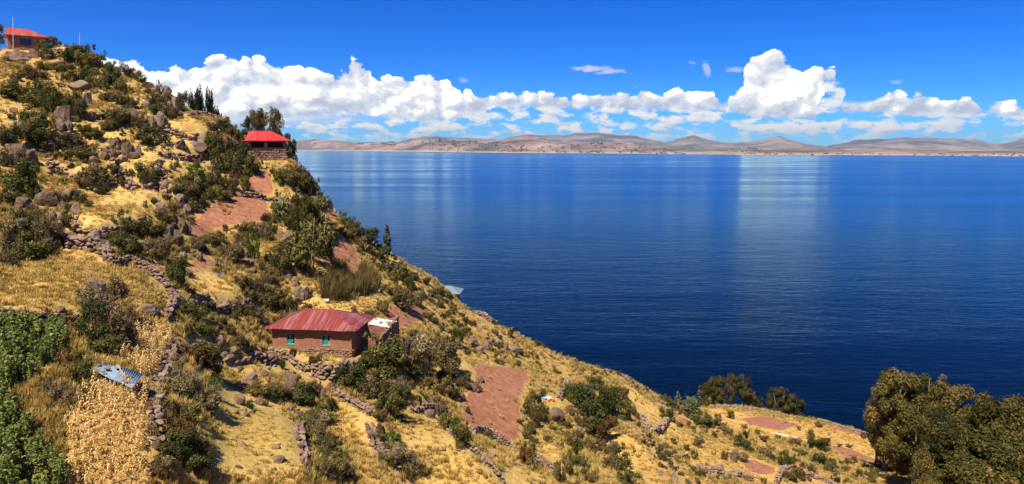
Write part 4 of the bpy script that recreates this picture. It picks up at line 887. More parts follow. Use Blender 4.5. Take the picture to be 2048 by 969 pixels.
# ------------------------------------------------------------------ shrubs traced from the photograph: base x, base y, width, height (photo pixels), kind
SH = """90 122 34 38 g|150 130 50 40 g|172 150 46 46 g|135 125 26 24 g|120 148 30 24 o|88 142 30 20 o|45 155 44 26 o|198 127 24 20 g|215 170 26 38 g|98 92 12 14 g|30 108 12 8 n|18 116 20 12 n|190 178 36 34 g|150 168 34 30 o|70 160 30 18 n
60 212 90 52 g|30 200 50 34 g|100 232 44 56 g|145 222 34 40 o|155 240 26 40 g|22 240 18 14 g|65 272 50 50 g|70 295 34 40 g|18 300 46 60 o|20 335 44 44 n|166 272 30 24 g|188 280 30 30 o|110 292 46 30 n|145 298 40 32 n|128 322 50 26 o|157 322 40 32 o|178 322 24 22 g|235 246 34 30 o|220 205 40 26 n|240 212 28 26 o|205 238 14 16 b|262 215 24 22 o
281 157 22 16 b|222 165 24 34 g|240 184 28 28 o|256 142 18 16 g|266 158 22 22 o|230 152 34 30 o|290 176 16 14 o|302 193 24 22 o|318 188 12 28 g|325 212 34 34 n|336 240 26 26 n|305 218 22 24 o|318 232 34 36 g|357 222 24 44 o|363 224 16 20 b|345 235 20 24 n|255 228 24 20 n
235 254 44 36 o|275 246 28 24 o|300 296 52 44 g|288 260 28 26 o|245 304 22 26 g|262 262 22 22 o|215 262 26 24 n|330 262 22 20 o
290 370 52 42 g|252 368 34 32 n|215 358 32 28 g|180 368 44 38 n|195 388 30 24 g|160 378 30 24 n|70 358 16 14 b|86 368 16 14 b|125 372 16 16 b|118 352 14 12 g|140 338 14 14 g|185 330 14 12 o
396 376 34 48 b|372 368 24 24 o|388 392 30 34 n|430 312 34 50 g|438 345 34 52 g|424 372 30 34 n|432 402 24 24 b|362 372 18 18 b|368 402 36 34 o|333 402 18 14 g|292 418 10 18 b|306 408 14 12 b|350 395 26 24 o|412 400 26 26 o|345 430 26 28 o|385 425 26 28 n|400 418 20 24 o|440 300 24 24 o|405 318 20 18 g
30 392 76 70 g|14 412 40 40 g|62 400 30 34 g|160 410 28 28 g|176 418 18 16 g|130 440 18 20 b|20 505 60 74 d|48 470 50 50 g|78 495 56 62 n|38 522 74 54 g|86 512 46 40 n|10 535 40 40 n|60 440 30 30 n|95 460 30 30 o|132 456 22 26 g|148 470 22 20 o|100 482 30 26 g|112 512 20 14 b
240 462 34 40 g|252 516 44 44 g|232 498 30 34 g|290 480 56 44 o|268 470 26 28 o|308 522 44 40 n|325 500 34 28 o|276 510 30 26 n|347 570 46 62 g|333 452 28 28 o|318 440 22 20 o|396 500 34 30 n|432 494 40 32 o|452 520 44 30 o|414 488 26 20 n|470 512 26 28 n|382 446 18 16 n|480 470 24 22 o|355 488 20 18 o|370 505 18 16 o|300 545 18 14 o
505 525 24 58 b|482 494 28 30 o|465 505 24 22 n|524 484 34 40 n|500 470 30 28 o|545 470 24 20 o|552 438 28 30 g|560 512 40 28 o|540 530 26 24 o|560 552 34 50 g|575 545 26 30 g|520 596 46 44 n|535 570 34 32 o|545 622 42 40 o|574 632 28 50 g|500 608 34 36 o|515 645 34 32 n|490 632 28 26 n|480 575 28 26 o|470 640 26 26 o|600 540 24 20 o|590 615 26 22 n|530 660 30 24 n|556 655 24 22 o|498 575 22 22 n
455 352 40 40 g|505 352 38 42 g|470 332 34 34 o|450 304 40 34 n|420 305 24 26 g|480 318 26 24 g|490 384 22 32 g|474 306 28 28 o|462 388 26 36 n|440 380 24 28 o|470 360 26 30 n|448 402 24 24 o|425 262 26 20 n|445 262 28 22 g|462 275 30 26 o|485 285 22 26 g|500 300 20 24 g|430 285 26 22 o|508 318 24 22 n
575 378 42 36 o|560 368 26 32 g|592 388 48 44 o|615 392 36 36 o|622 378 26 24 n|546 350 14 14 o|590 362 40 30 o|608 362 22 22 g|632 402 26 20 g|655 425 22 16 o
690 455 34 28 g|708 474 34 28 g|734 486 42 30 g|700 480 26 22 o|754 500 22 18 g|680 470 22 18 o|668 480 22 18 p|795 560 32 32 g|812 574 26 30 g|830 560 26 18 o|775 545 24 18 o|742 510 22 20 o|722 498 24 22 n|850 570 22 16 o
800 616 56 40 o|765 628 32 26 o|782 592 30 26 o|708 628 16 18 n|832 610 30 24 n|870 602 32 28 o|876 614 20 16 g|822 588 18 32 g|748 645 10 16 b|772 662 34 20 n|735 640 26 20 o|855 640 24 18 o|895 605 20 26 o|888 640 20 16 o|790 570 24 22 o|845 602 20 20 n|886 662 20 18 g|880 590 20 16 n
765 745 76 66 g|800 752 60 68 n|845 755 80 80 n|890 742 56 70 n|830 765 34 36 b|738 738 44 30 g|718 745 40 26 g|865 725 50 46 o|780 700 34 34 o|820 700 44 34 d|880 770 40 30 g|900 715 24 26 o|755 705 30 32 o|875 700 40 34 o|905 760 20 20 g
916 696 20 42 g|985 642 10 10 o|1021 676 14 24 r|1074 690 14 12 g|1086 694 12 12 g|935 664 16 10 g|905 650 14 14 g|948 652 14 12 o|905 620 14 12 o|990 670 16 14 n|1000 700 14 14 o|960 700 12 12 n|1000 680 12 10 g
205 645 84 78 d|182 700 70 90 g|225 700 66 80 n|182 650 34 44 b|200 715 60 40 g|245 660 40 60 n|28 655 32 32 n|125 645 46 24 o|150 672 34 30 n|132 745 50 46 r|156 778 46 58 g|108 808 54 52 d|137 822 44 48 n|120 660 24 20 n|10 650 26 26 o|95 640 20 18 g|168 800 34 30 o|90 780 26 26 o
385 728 62 46 r|416 748 46 62 g|362 792 66 58 d|405 815 62 52 n|420 790 34 34 b|350 880 60 56 r|338 925 80 60 g|385 955 66 52 g|325 960 60 44 n|375 850 46 44 g|410 705 30 24 o|355 745 36 34 o|340 830 30 34 o|400 905 36 34 n|378 905 40 36 g
386 645 50 40 g|402 668 40 32 g|366 630 26 30 g|370 668 24 22 o|430 655 34 26 n|450 668 30 26 n|350 640 18 20 o|420 640 24 20 o|455 712 24 18 o|478 700 30 26 n
512 790 62 28 o|500 818 22 18 b|531 814 12 16 b|594 805 60 36 g|560 796 34 22 o|628 738 26 28 r|575 722 26 26 n|562 738 20 20 b|535 800 22 18 o|612 795 28 26 n|662 824 16 32 g|606 848 30 18 b|630 858 56 36 o|640 885 50 58 n|662 922 46 50 o|672 955 62 50 o|642 962 42 42 n|645 905 40 32 g|600 800 30 26 o|635 835 40 20 o|655 850 34 24 g|690 960 30 24 n|620 880 22 26 o|615 940 22 20 n|628 790 26 28 n|580 760 20 20 o
778 838 58 62 g|755 845 30 26 o|800 846 24 20 g|800 935 46 44 d|830 955 44 44 d|786 892 34 22 b|752 885 30 24 d|772 905 26 22 o|812 958 28 24 r|770 930 30 26 o|815 920 26 20 g|760 870 20 24 n
700 778 60 46 g|732 796 44 40 n|780 806 44 44 g|800 798 32 40 n|746 770 30 30 g|760 790 26 24 o|720 775 30 26 o|790 775 34 22 n|815 775 24 18 o
926 780 30 26 o|882 790 42 34 o|850 770 26 16 g|935 828 12 16 b|925 895 46 60 g|895 862 40 38 o|885 838 30 30 d|970 885 34 24 o|1054 932 42 52 r|1066 838 46 50 g|1070 858 20 38 r|1060 870 26 26 o|1068 888 18 12 o|1096 884 22 14 g|1132 882 18 10 o|1128 856 26 16 o|905 800 24 24 o|900 780 22 22 g|870 810 26 18 o|1040 850 16 14 o|960 880 26 18 g|935 765 16 20 g|955 782 18 22 n|1055 880 22 20 o|1120 895 16 14 n|1105 862 18 12 o
1125 972 36 62 g|1150 812 40 46 g|1180 838 60 58 g|1212 832 44 60 g|1242 838 48 44 g|1192 785 34 34 g|1165 798 40 34 p|1215 800 34 28 o|1245 800 26 24 o|1205 886 62 46 r|1166 855 26 22 o|1147 935 30 44 g|1150 900 36 40 o|1242 945 58 56 o|1258 975 44 36 g|1165 940 26 30 o|1184 900 26 22 n|1247 900 10 16 b|1225 905 26 20 n|1140 830 24 20 n|1225 850 26 18 r|1262 830 20 18 n|1178 965 34 26 o|1280 960 14 12 o|1160 880 22 18 r
1336 842 30 24 g|1360 856 16 12 g|1386 838 62 46 p|1402 850 44 24 g|1425 852 30 18 n|1462 838 18 16 g|1436 836 14 10 o|1485 898 26 40 g|1495 905 16 22 g|1456 874 22 22 o|1576 936 32 32 g|1400 898 22 24 n|1390 920 16 22 g|1450 922 14 22 o|1540 924 22 18 n|1476 921 36 20 d|1590 892 30 16 n|1642 902 42 28 g|1625 890 22 14 n|1650 935 42 28 g|1665 945 26 20 o|1600 960 26 20 o|1757 940 16 28 g|1732 938 16 16 g|1692 945 22 14 n|1597 861 12 8 b|1640 855 22 10 o|1656 884 14 8 g|1700 897 14 8 g|1680 895 12 7 n|1622 874 20 14 n|1672 965 20 18 g|1746 968 22 18 o|1330 795 24 12 g|1345 818 26 18 g|1300 862 12 16 o|1262 770 14 10 o|1238 752 14 10 g|1278 855 10 12 o|1430 876 16 14 n|1375 905 14 18 o|1350 890 18 14 o|1420 945 20 16 n|1500 905 14 12 o|1530 885 22 12 n|1555 882 18 12 o|1610 915 18 14 n|1580 962 26 20 o|1625 945 20 16 o|1710 925 16 12 n|1320 920 12 12 r|1545 905 16 12 o|1515 870 14 10 g|1490 858 14 10 o|1450 858 16 12 o"""
KN = {'g': 'dark green shrub', 'b': 'bright green shrub', 'o': 'olive shrub', 'n': 'brown twiggy shrub', 'd': 'dry grey-brown shrub', 'r': 'russet shrub', 'p': 'grey-green shrub'}
KM = {'g': 'dark_green_shrub', 'b': 'bright_green_shrub', 'o': 'olive_shrub', 'n': 'brown_shrub', 'd': 'dry_shrub', 'r': 'russet_shrub', 'p': 'grey_green_shrub'}
ents = [e.split() for line in SH.split('\n') for e in line.split('|')]
SH_EXTRA = [(604,460,92,80,'p'),(612,556,84,112,'g'),(640,520,46,60,'p'),(570,445,30,36,'g'),(650,482,40,30,'p'),(595,520,50,46,'p')]
ents = [(float(a), float(b), float(c), float(d), k) for a, b, c, d, k in ents] + SH_EXTRA
SP = pick([e[0] for e in ents], [e[1] for e in ents])
def size_word(w): return 'large ' if w > 46 else ('small ' if w < 22 else '')
SHPOS = []
def place_shrub(P, wpx, hpx, k, px, py, i):
    sc = P[1]/FPX; w = wpx*sc; h = hpx*sc; r = random.Random(i*7+3)
    mesh_ = SHR[k][r.randrange(len(SHR[k]))]
    o = link(KM[k], mesh_, loc=(P[0], P[1]+0.25*w, P[2]-0.08*h), rot=(r.uniform(-.08, .08), r.uniform(-.08, .08), r.uniform(0, 6.28)), scale=(w*1.42, w*1.42, h*1.30))
    o.location.z = float(min(P[2], H(P[0], P[1]+0.25*w)))-0.06*h
    say(o, size_word(wpx)+KN[k], px, py, 'shrub', 'shrubs scattered over the terraced hillside'); SHPOS.append((P[0], P[1], w)); return o
order = sorted(range(len(ents)), key=lambda i: -ents[i][2]*ents[i][3])
for i in order[:300]: place_shrub(SP[i], *ents[i][2:5], ents[i][0], ents[i][1], i)
REST = [(SP[i], ents[i]) for i in order[300:]]

# ------------------------------------------------------------------ boulders: base x, base y, width, height
BO = """35 124 62 20|66 114 40 13|24 114 40 11|90 120 26 11|112 132 26 13|10 122 24 14|125 116 24 10|150 182 46 24|162 218 26 56|126 240 30 44|118 262 26 26|132 264 20 24|25 228 20 14|62 234 18 12|38 262 32 20|46 326 34 62|22 310 22 34|88 292 18 20|96 302 14 12|246 208 26 20|264 244 34 42|291 218 20 18|316 262 24 60|299 264 16 52|340 228 18 56|330 190 24 22|296 162 18 10|355 236 20 14|304 186 14 10
256 312 28 44|274 312 16 40|230 296 20 34|222 312 22 32|240 328 24 18|208 318 16 24|184 328 20 16|232 336 18 18|355 300 34 20|392 302 42 12|406 288 38 20|386 320 12 16|310 360 26 24|334 372 18 22|341 388 16 18|440 252 26 16|448 244 20 12
90 414 44 34|40 422 40 28|137 404 32 28|112 446 26 34|150 428 22 22|124 420 18 30|144 392 20 16|98 402 12 12|282 446 22 16|358 412 28 24|366 432 22 26|335 484 32 54|362 464 22 42|320 432 26 22|372 424 16 16|318 418 20 14|346 452 18 20|308 402 12 16
185 486 36 22|200 506 36 24|145 492 26 26|226 520 18 14|118 488 14 12|183 590 42 38|290 634 46 26|70 650 22 22|52 636 18 12|118 628 22 14|136 636 16 14|96 640 16 14|361 528 24 24|370 552 20 18|395 518 22 14|426 532 16 8|495 532 26 16|488 520 18 12|470 488 16 14|505 545 14 10
576 500 48 46|588 466 30 18|560 478 22 18|600 594 26 34|588 568 16 22|578 560 12 12|612 410 16 16|627 404 22 14|700 452 16 18|655 408 12 12|582 632 16 40|612 640 18 12|620 588 10 12|545 462 16 12|450 532 10 7|756 512 12 10|740 530 10 8
436 700 26 30|392 688 20 14|462 712 30 18|540 716 22 14|498 762 26 13|500 780 36 18|478 778 22 16|479 746 16 14|526 754 22 14|506 756 16 12|578 766 36 20|576 784 46 20|476 808 24 18|517 810 18 12|546 722 18 16|578 820 14 8|646 800 12 34|640 782 10 22|664 780 12 26|555 926 28 10|617 962 14 10|600 896 14 18|604 926 16 20|595 858 22 14|470 828 14 7|492 832 12 6|505 826 12 6
914 798 24 32|858 836 24 16|940 694 30 18|972 698 24 16|1012 702 14 16|1032 708 32 14|960 706 22 12|992 690 16 12|1110 844 40 26|1098 848 16 12|1154 868 22 14|1158 832 16 14|1080 792 16 12|1004 894 26 24|948 782 16 24|960 764 14 16|1170 866 18 10|795 800 16 16|755 812 14 12|870 822 18 10|1148 724 18 8|1258 760 12 6|744 880 16 12|1075 850 8 6|765 934 14 10|760 826 16 12
104 800 26 18|96 818 20 12|88 840 14 10|126 842 16 12|322 768 16 10|312 800 18 12|320 832 20 14|304 860 20 16|312 900 22 18|322 950 24 18|130 942 18 16|1525 916 10 10|1545 928 12 8|1400 885 14 8|1440 938 18 10|1470 925 20 12|1340 905 8 8|1365 900 10 10|1392 838 10 6|1520 912 8 6|1208 748 12 6"""
bents = [tuple(float(v) for v in e.split()) for line in BO.split('\n') for e in line.split('|')]
BP = pick([e[0] for e in bents], [e[1] for e in bents])
for i, ((px, py, w, h), P) in enumerate(zip(bents, BP)):
    r = random.Random(i+500); s = P[1]/FPX; W_, H_ = w*s, h*s
    if h > w*1.2:
        o = link('rock_outcrop', CRAG[r.randrange(6)], loc=(P[0], P[1]+0.2*W_, float(min(P[2], H(P[0], P[1]+0.2*W_)))-0.05*H_), rot=(r.uniform(-.1, .1), r.uniform(-.1, .1), r.uniform(0, 6.28)), scale=(W_*1.35, W_*1.35, H_*1.0))
        say(o, ('large ' if w > 22 else 'small ')+'fractured rock outcrop', px, py, 'rock outcrop', 'rock outcrops on the hillside'); continue
    o = link('boulder', BOULD[r.randrange(7)], loc=(P[0], P[1]+0.3*W_, float(min(P[2], H(P[0], P[1]+0.3*W_)))+0.36*H_), rot=(r.uniform(-.25, .25), r.uniform(-.25, .25), r.uniform(0, 6.28)), scale=(W_*1.12, W_*r.uniform(0.95, 1.15), max(H_*1.25, W_*0.5)))
    nm = 'large ' if w > 32 else ('small ' if w < 16 else '')
    if h > w*1.35: nm += 'upright '
    elif h < w*0.5: nm += 'flat '
    say(o, nm+'weathered boulder', px, py, 'boulder', 'boulders lying on the hillside')

# ------------------------------------------------------------------ dry stone walls, stone by stone
for (lab, pts, h, sz, ret), P, N in zip(WALLS, WPOLY, WN):
    r = random.Random(len(lab)*13); seg = np.linalg.norm(np.diff(P, axis=0), axis=1); cum = np.concatenate([[0], np.cumsum(seg)]); L = cum[-1]
    mid = P[len(P)//2]; root = link('dry_stone_wall', None, loc=(mid[0], mid[1], float(H(*mid)))); tag(root, lab, 'stone wall', 'dry stone walls')
    far = np.mean(P[:, 1]) > 84; Vs, Fs = [], []; k = 0
    hh = h*(1.05 if ret else 0.95); ch = sz*0.62; nc = max(1, int(round(hh/ch)))
    for c in range(nc):
        s = r.uniform(0, sz*0.5)
        while s < L:
            w = sz*r.uniform(0.7, 1.35); j = min(int(np.searchsorted(cum, s, 'right'))-1, len(P)-2); t = (s-cum[j])/max(seg[j], 1e-6)
            p = P[j]+(P[j+1]-P[j])*min(t, 1); n_ = N[j]; gap = r.random()
            e = min(s, L-s); top = hh*(0.55+0.45*min(1, e/(1.2+sz))) * (0.82+0.3*math.sin(s*0.9+len(lab)))
            if c*ch < top and gap > 0.02:
                for side in (((0, 1) if c >= nc-2 else (0,)) if ret else (-1, 1)):
                    off = (-0.30-0.10*(nc-c)/nc+side*sz*0.85) if ret else side*sz*0.42
                    q = p + n_*off + np.array([r.gauss(0, 0.03), r.gauss(0, 0.03)])
                    b = p - n_*0.55 if ret else p
                    z = float(H(b[0], b[1])) + ch*(c+0.35)+r.gauss(0, 0.03)
                    if ret and c == 0: z -= 0.1
                    S = (w*1.0, w*r.uniform(0.75, 1.1), ch*r.uniform(1.1, 1.6)); rot = (r.gauss(0, .15), r.gauss(0, .15), math.atan2(N[j][0]*-1, N[j][1])+r.gauss(0, .25))
                    me = STONES[r.randrange(len(STONES))]
                    if far:
                        Mx = Matrix.LocRotScale(Vector((q[0]-mid[0], q[1]-mid[1], z-root.location.z)), __import__('mathutils').Euler(rot), Vector(S))
                        vs = [Mx @ v.co for v in me.vertices]; Fs += [tuple(i+k for i in f.vertices) for f in me.polygons]; Vs += [tuple(v) for v in vs]; k += len(vs)
                    else:
                        o = link('stone', me, root, loc=(q[0]-mid[0], q[1]-mid[1], z-root.location.z), rot=rot, scale=S)
            s += w*0.86
    if far: tag(link('stones', mesh('stones', Vs, Fs, M['stone']), root), kind='stuff')
# ------------------------------------------------------------------ houses
def slope(parent, a, b, r0, r1, n, m, seed, name='roof_sheet'):
    """one roof slope between the eave a-b and the ridge r0-r1, laid with n metal sheets"""
    a, b, r0, r1 = map(Vector, (a, b, r0, r1)); e = b-a; L = e.length; e.normalize(); q = random.Random(seed)
    s0 = (r0-a).dot(e)/L; s1 = (r1-a).dot(e)/L; up = (r0-a)-e*((r0-a).dot(e))
    def top(s):
        t = 1.0
        if s < s0: t = s/max(s0, 1e-6)
        if s > s1: t = min(t, (1-s)/max(1-s1, 1e-6))
        return max(t, 0)
    nn = e.cross(up).normalized()
    for i in range(n):
        u, v = i/n, (i+1)/n; P = [(u, 0), (v, 0)]; ks = [k for k in (s0, s1) if u+1e-4 < k < v-1e-4]
        if top(v) > 1e-3: P.append((v, top(v)))
        for k in sorted(ks, reverse=True): P.append((k, top(k)))
        if top(u) > 1e-3: P.append((u, top(u)))
        P = [(s, t) for j, (s, t) in enumerate(P) if j == 0 or abs(s-P[j-1][0])+abs(t-P[j-1][1]) > 0.004]
        if len(P) < 3: continue
        dz = 0.006*(i % 2)+q.uniform(0, 0.006); lip = q.uniform(-0.01, 0.012)
        W_ = [a+e*(s*L)+up*(t-(lip if t == 0 else 0))+nn*dz for s, t in P]
        MB().slab(W_, 0.02).build(name, m, parent)
def hip_house(key, name, label, hw, rise, ov, ra, rb, roofm, n, wallm, wins, back=4):
    O, ang, L, D = HS[key]
    root = link(name, None, loc=O, rot=(0, 0, ang)); tag(root, label, 'house')
    t = 0.32; w = MB(); base = -0.9
    # front wall in pieces round the window openings
    xs = [0.0]
    for (x0, z0, x1, z1) in wins: w.box((xs[-1], 0, base), (x0, t, hw)); w.box((x0, 0, base), (x1, t, z0)); w.box((x0, 0, z1), (x1, t, hw)); xs.append(x1)
    w.box((xs[-1], 0, base), (L, t, hw)); w.box((0, D-t, base), (L, D, hw)); w.box((0, t+.001, base), (t, D-t-.001, hw)); w.box((L-t, t+.001, base), (L, D-t-.001, hw))
    w.build('wall', wallm, root)
    MB().box((t, t+0.5, base+0.05), (L-t, t+0.55, hw-0.01)).build('room_shade_panel', M['dark'], root)  # near-black sheet that paints the shade of the room behind the windows
    z = hw; rf = link('roof', None, root)
    a, b, c, d = (-ov, -ov, z), (L+ov, -ov, z), (L+ov, D+ov, z), (-ov, D+ov, z); r0, r1 = (ra, D/2, z+rise), (rb, D/2, z+rise)
    slope(rf, a, b, r0, r1, n, roofm, 1); slope(rf, c, d, r1, r0, n, roofm, 2); slope(rf, b, c, r1, r1, back, roofm, 3)
    if ra > 0.3: slope(rf, d, a, r0, r0, back, roofm, 4)
    else: MB().slab([(0.01, 0.02, z-0.02), (0.01, D-0.02, z-0.02), (0.01, D/2, z+rise-0.05)], 0.15).build('gable', wallm, root)
    cap = MB(); up = Vector((0, 0, 0.03)); V3 = Vector
    for p, q in ((r0, r1), (b, r1), (c, r1)) + (((a, r0), (d, r0)) if ra > 0.3 else ()): cap.tube([V3(p)+up, V3(q)+up], 0.035, 5)
    cap.build('ridge_cap', roofm, rf)
    ev = MB(); k = 0.16
    ev.box((-ov+k, -ov+k, z-0.10), (L+ov-k, -ov+k+0.08, z-0.045)); ev.box((L+ov-k-0.08, -ov+k+.081, z-0.10), (L+ov-k, D+ov-k, z-0.045))
    ev.build('eave_board', M['wood'], root)
    return root
main = hip_house('main', 'adobe_house', 'long adobe house with faded red hip roof and two teal windows', 2.42, 1.15, 0.52, 2.15, 4.75, M['roof_faded'], 10, M['adobe'],
                 [(1.30, 1.02, 1.98, 1.88), (4.42, 1.02, 5.12, 1.88)])
def window(root, x0, z0, x1, z1, panes):
    fr = MB(); y0, y1 = 0.06, 0.14; t = 0.035; W_ = x1-x0; xa, xb = x0+W_*0.30, x0+W_*0.66
    fr.box((x0, y0, z0), (x1, y1, z0+t)); fr.box((x0, y0, z1-t), (x1, y1, z1)); fr.box((x0, y0, z0+t), (x0+t, y1, z1-t)); fr.box((x1-t, y0, z0+t), (x1, y1, z1-t))
    for x in (xa, xb): fr.box((x-t/2, y0, z0+t), (x+t/2, y1, z1-t))
    zm = z0+(z1-z0)*0.38; fr.box((x0+t, y0+.01, zm-t/2), (xa-t/2, y1-.01, zm+t/2)); fr.box((xb+t/2, y0+.01, zm-t/2), (x1-t, y1-.01, zm+t/2))
    w = fr.build('window', M['teal'], root)
    MB().box((x0-0.04, -0.035, z0-0.05), (x1+0.04, 0.10, z0-0.003)).build('sill', M['teal'], w)
    for k in (0.33, 0.66): x = xa+(xb-xa)*k; MB().box((x-0.012, y0-0.02, z0+t), (x+0.012, y0-0.004, z1-t)).build('bar', M['teal'], w)
    for (xx0, xx1, zz0, zz1), g in zip(((x0+t, xa-t/2, z0+t, zm-t/2), (x0+t, xa-t/2, zm+t/2, z1-t), (xa+t/2, xb-t/2, z0+t, z1-t), (xb+t/2, x1-t, z0+t, zm-t/2), (xb+t/2, x1-t, zm+t/2, z1-t)), panes):
        MB().box((xx0, y0+0.03, zz0), (xx1, y0+0.045, zz1)).build('pane', M[g], w)
window(main, 1.30, 1.02, 1.98, 1.88, ['g_teal', 'g_dark', 'g_green', 'g_dark', 'g_dark'])
window(main, 4.42, 1.02, 5.12, 1.88, ['g_blue', 'g_dark', 'g_green', 'g_ochre', 'g_dark'])
# rubble footing of the main house
r = random.Random(4)
for row in range(5):
    x = 0.1+0.15*(row % 2)
    while x < 6.85:
        w = r.uniform(0.22, 0.52); z = row*0.155-0.05
        if row < 4 or (3.0 < x or r.random() < 0.4):
            link('footing_stone', STONES[r.randrange(10)], main, loc=(x+w/2, -0.015, z+0.07), rot=(r.gauss(0, .08), r.gauss(0, .12), r.gauss(0, .08)), scale=(w*0.95, 0.16, 0.17))
        x += w*0.98
M['stone_footing'] = M['stone']
bright = hip_house('bright', 'stone_house', 'stone-walled house with bright red roof on the slope edge above the lake', 2.72, 1.35, 0.62, 0.0, 3.0, M['roof_bright'], 8, M['adobe'], [(0.3, 1.75, 2.0, 2.5), (2.5, 1.75, 4.6, 2.5)])
for row in range(11):
    x = 0.0
    while x < 4.9:
        w = r.uniform(0.28, 0.7); z = -0.85+row*0.24
        if not (row > 8 and 0.9 < x < 3.2) and z < 1.6:
            link('wall_stone', STONES[r.randrange(10)], bright, loc=(min(x+w/2, 4.9), -0.02, z+0.1), rot=(r.gauss(0, .1), r.gauss(0, .15), r.gauss(0, .1)), scale=(w, 0.26, 0.27))
        x += w*0.97
for k, (x0, x1) in enumerate(((0.3, 2.0), (2.5, 4.6))):
    MB().box((x0+0.02, 0.2, 1.77), (x1-0.02, 0.24, 2.48)).build('dark_window_panel', M['dark'], bright)  # near-black panels: windows merged with the eave's shadow band, painted dark
top = hip_house('top', 'hilltop_house', 'small hilltop house with weathered red roof and one dark window', 2.4, 1.5, 0.5, 0.0, 3.2, M['roof_old'], 8, M['adobe'], [(1.75, 0.85, 3.5, 1.95)])
MB().box((1.77, 0.1, 0.87), (3.48, 0.14, 1.93)).build('dark_window_panel', M['g_dark'], top)
hut = hip_house('hut', 'lakeside_hut', 'small hut with grey-blue tin hip roof half hidden behind the brow', 1.55, 0.85, 0.55, 1.2, 2.4, M['tin_blue'], 5, M['adobe'], [(0.6, 0.5, 1.2, 1.1)], 4)
# adobe shed behind the main house
O, ang, L, D = HS['main']
shed = link('adobe_shed', None, loc=O, rot=(0, 0, ang)); tag(shed, 'ruined adobe shed with a pale tin sheet roof beside the red-roofed house', 'shed')
def brick_wall(parent, x0, y0, x1, y1, zb, ztop, seed, core=True, bl=0.42, bh=0.16, t=0.3):
    q = random.Random(seed); d = Vector((x1-x0, y1-y0, 0)); Ln = d.length; d.normalize(); n = Vector((-d.y, d.x, 0)); an = math.atan2(d.y, d.x); rows = int((ztop(0)-zb)/bh)+3
    me = bpy.data.meshes.get('brick') or MB().box((-0.5, -0.5, -0.5), (0.5, 0.5, 0.5)).me('brick', M['brick'])
    for rw in range(rows):
        s = -0.5*bl*(rw % 2); z = zb+rw*bh
        while s < Ln:
            a = max(s, 0); b = min(s+bl, Ln); m_ = (a+b)/2
            if b-a > 0.12 and z < ztop(m_/Ln)+q.uniform(-0.05, 0.05):
                p = Vector((x0, y0, z+bh/2))+d*m_+n*q.gauss(0, 0.012)
                link('brick', me, parent, loc=p, rot=(0, q.gauss(0, .01), an+q.gauss(0, .02)), scale=(b-a-0.02, t*q.uniform(.94, 1.04), bh-0.018))
            s += bl
brick_wall(shed, 7.55, 2.9, 9.35, 2.5, 1.16, lambda t: 2.15-0.2*t, 1)
brick_wall(shed, 9.45, 2.6, 9.05, 0.7, -0.6, lambda t: 2.0-0.7*t, 2)
brick_wall(shed, 8.25, 0.85, 9.0, 0.65, -0.6, lambda t: 1.25+0.2*t, 3, t=0.34)
brick_wall(shed, 9.5, 5.2, 9.5, 2.75, -0.6, lambda t: 2.3-0.1*t, 4)
MB().slab([(7.6, 2.6, 2.30), (9.55, 2.45, 2.08), (9.75, 4.3, 2.22), (7.65, 4.4, 2.44)], 0.03).build('roof_sheet', M['tin_white'], shed)
MB().box((7.5, 3.25, -0.6), (9.2, 3.3, 1.95)).build('doorway_shade_panel', M['dark'], shed)  # near-black sheet painting the shade in the open doorway
Ms = Matrix.Translation(O) @ Matrix.Rotation(ang, 4, 'Z')
for k, (x, y, z, s, lb) in enumerate(((7.9, 3.9, 2.50, 0.26, 'leftmost small stone on the pale shed roof'), (8.55, 3.2, 2.34, 0.34, 'middle stone weighing down the pale shed roof'), (9.2, 3.5, 2.28, 0.5, 'largest stone at the right end of the pale shed roof'), (9.4, 2.9, 2.22, 0.34, 'stone on the front right corner of the pale shed roof'))):
    o = link('rock', STONES[k], loc=Ms @ Vector((x, y, z)), rot=(0, 0, k), scale=(s, s, s*0.6)); tag(o, lb, 'rock', 'stones weighing down the shed roof')

# ------------------------------------------------------------------ hilltop poles, ruin
for px, y0, y1, Y, rad, lb in ((25, 34, 100, 130, 0.07, 'tall thin pale pole in front of the hilltop house'), (158.5, 64, 106, 134.5, 0.06, 'shorter thin pole at the end of the skyline wall')):
    a = at(px, y1, Y); b = at(px+1, y0, Y); a[2] = min(a[2], float(H(a[0], a[1])))-0.2
    root = link('pole', None, loc=a); tag(root, lb, 'pole', 'poles on the hilltop')
    MB().tube([(0, 0, 0), tuple(b-a)], [rad, rad*0.6], 8).build('shaft', M['pale_wood'], root); MB().tube([(0, 0, -0.1), (0, 0, 0.35)], 0.16, 8).build('footing', M['stone'], root)
def rubble_block(name, label, cat, px, py, Y, w, d, h, sz, seed):
    A = at(px, py, Y); A[2] = min(A[2], float(H(A[0], A[1]))+0.2); root = link(name, None, loc=A); tag(root, label, cat); q = random.Random(seed)
    MB().box((-w/2+.15, .15, -0.5), (w/2-.15, d-.15, h-0.25)).build('core', M['stone'], root); ch = sz*0.62
    for rw in range(int((h+0.4)/ch)):
        for (x0, y0, x1, y1) in ((-w/2, 0, w/2, 0), (w/2, 0, w/2, d), (-w/2, d, -w/2, 0)):
            Ln = math.hypot(x1-x0, y1-y0); s = q.uniform(0, .2)
            while s < Ln:
                ww = sz*q.uniform(.7, 1.3); t = s/Ln
                link('stone', STONES[q.randrange(10)], root, loc=(x0+(x1-x0)*t, y0+(y1-y0)*t, -0.4+rw*ch+ch/2), rot=(q.gauss(0, .1), q.gauss(0, .1), math.atan2(y1-y0, x1-x0)+q.gauss(0, .1)), scale=(ww, sz*0.8, ch*1.25)); s += ww*.9
    return root
rubble_block('stone_ruin', 'square stub of an old stone wall near the hilltop bushes', 'ruin', 196, 156, 127.5, 2.3, 1.6, 2.5, 0.4, 5)
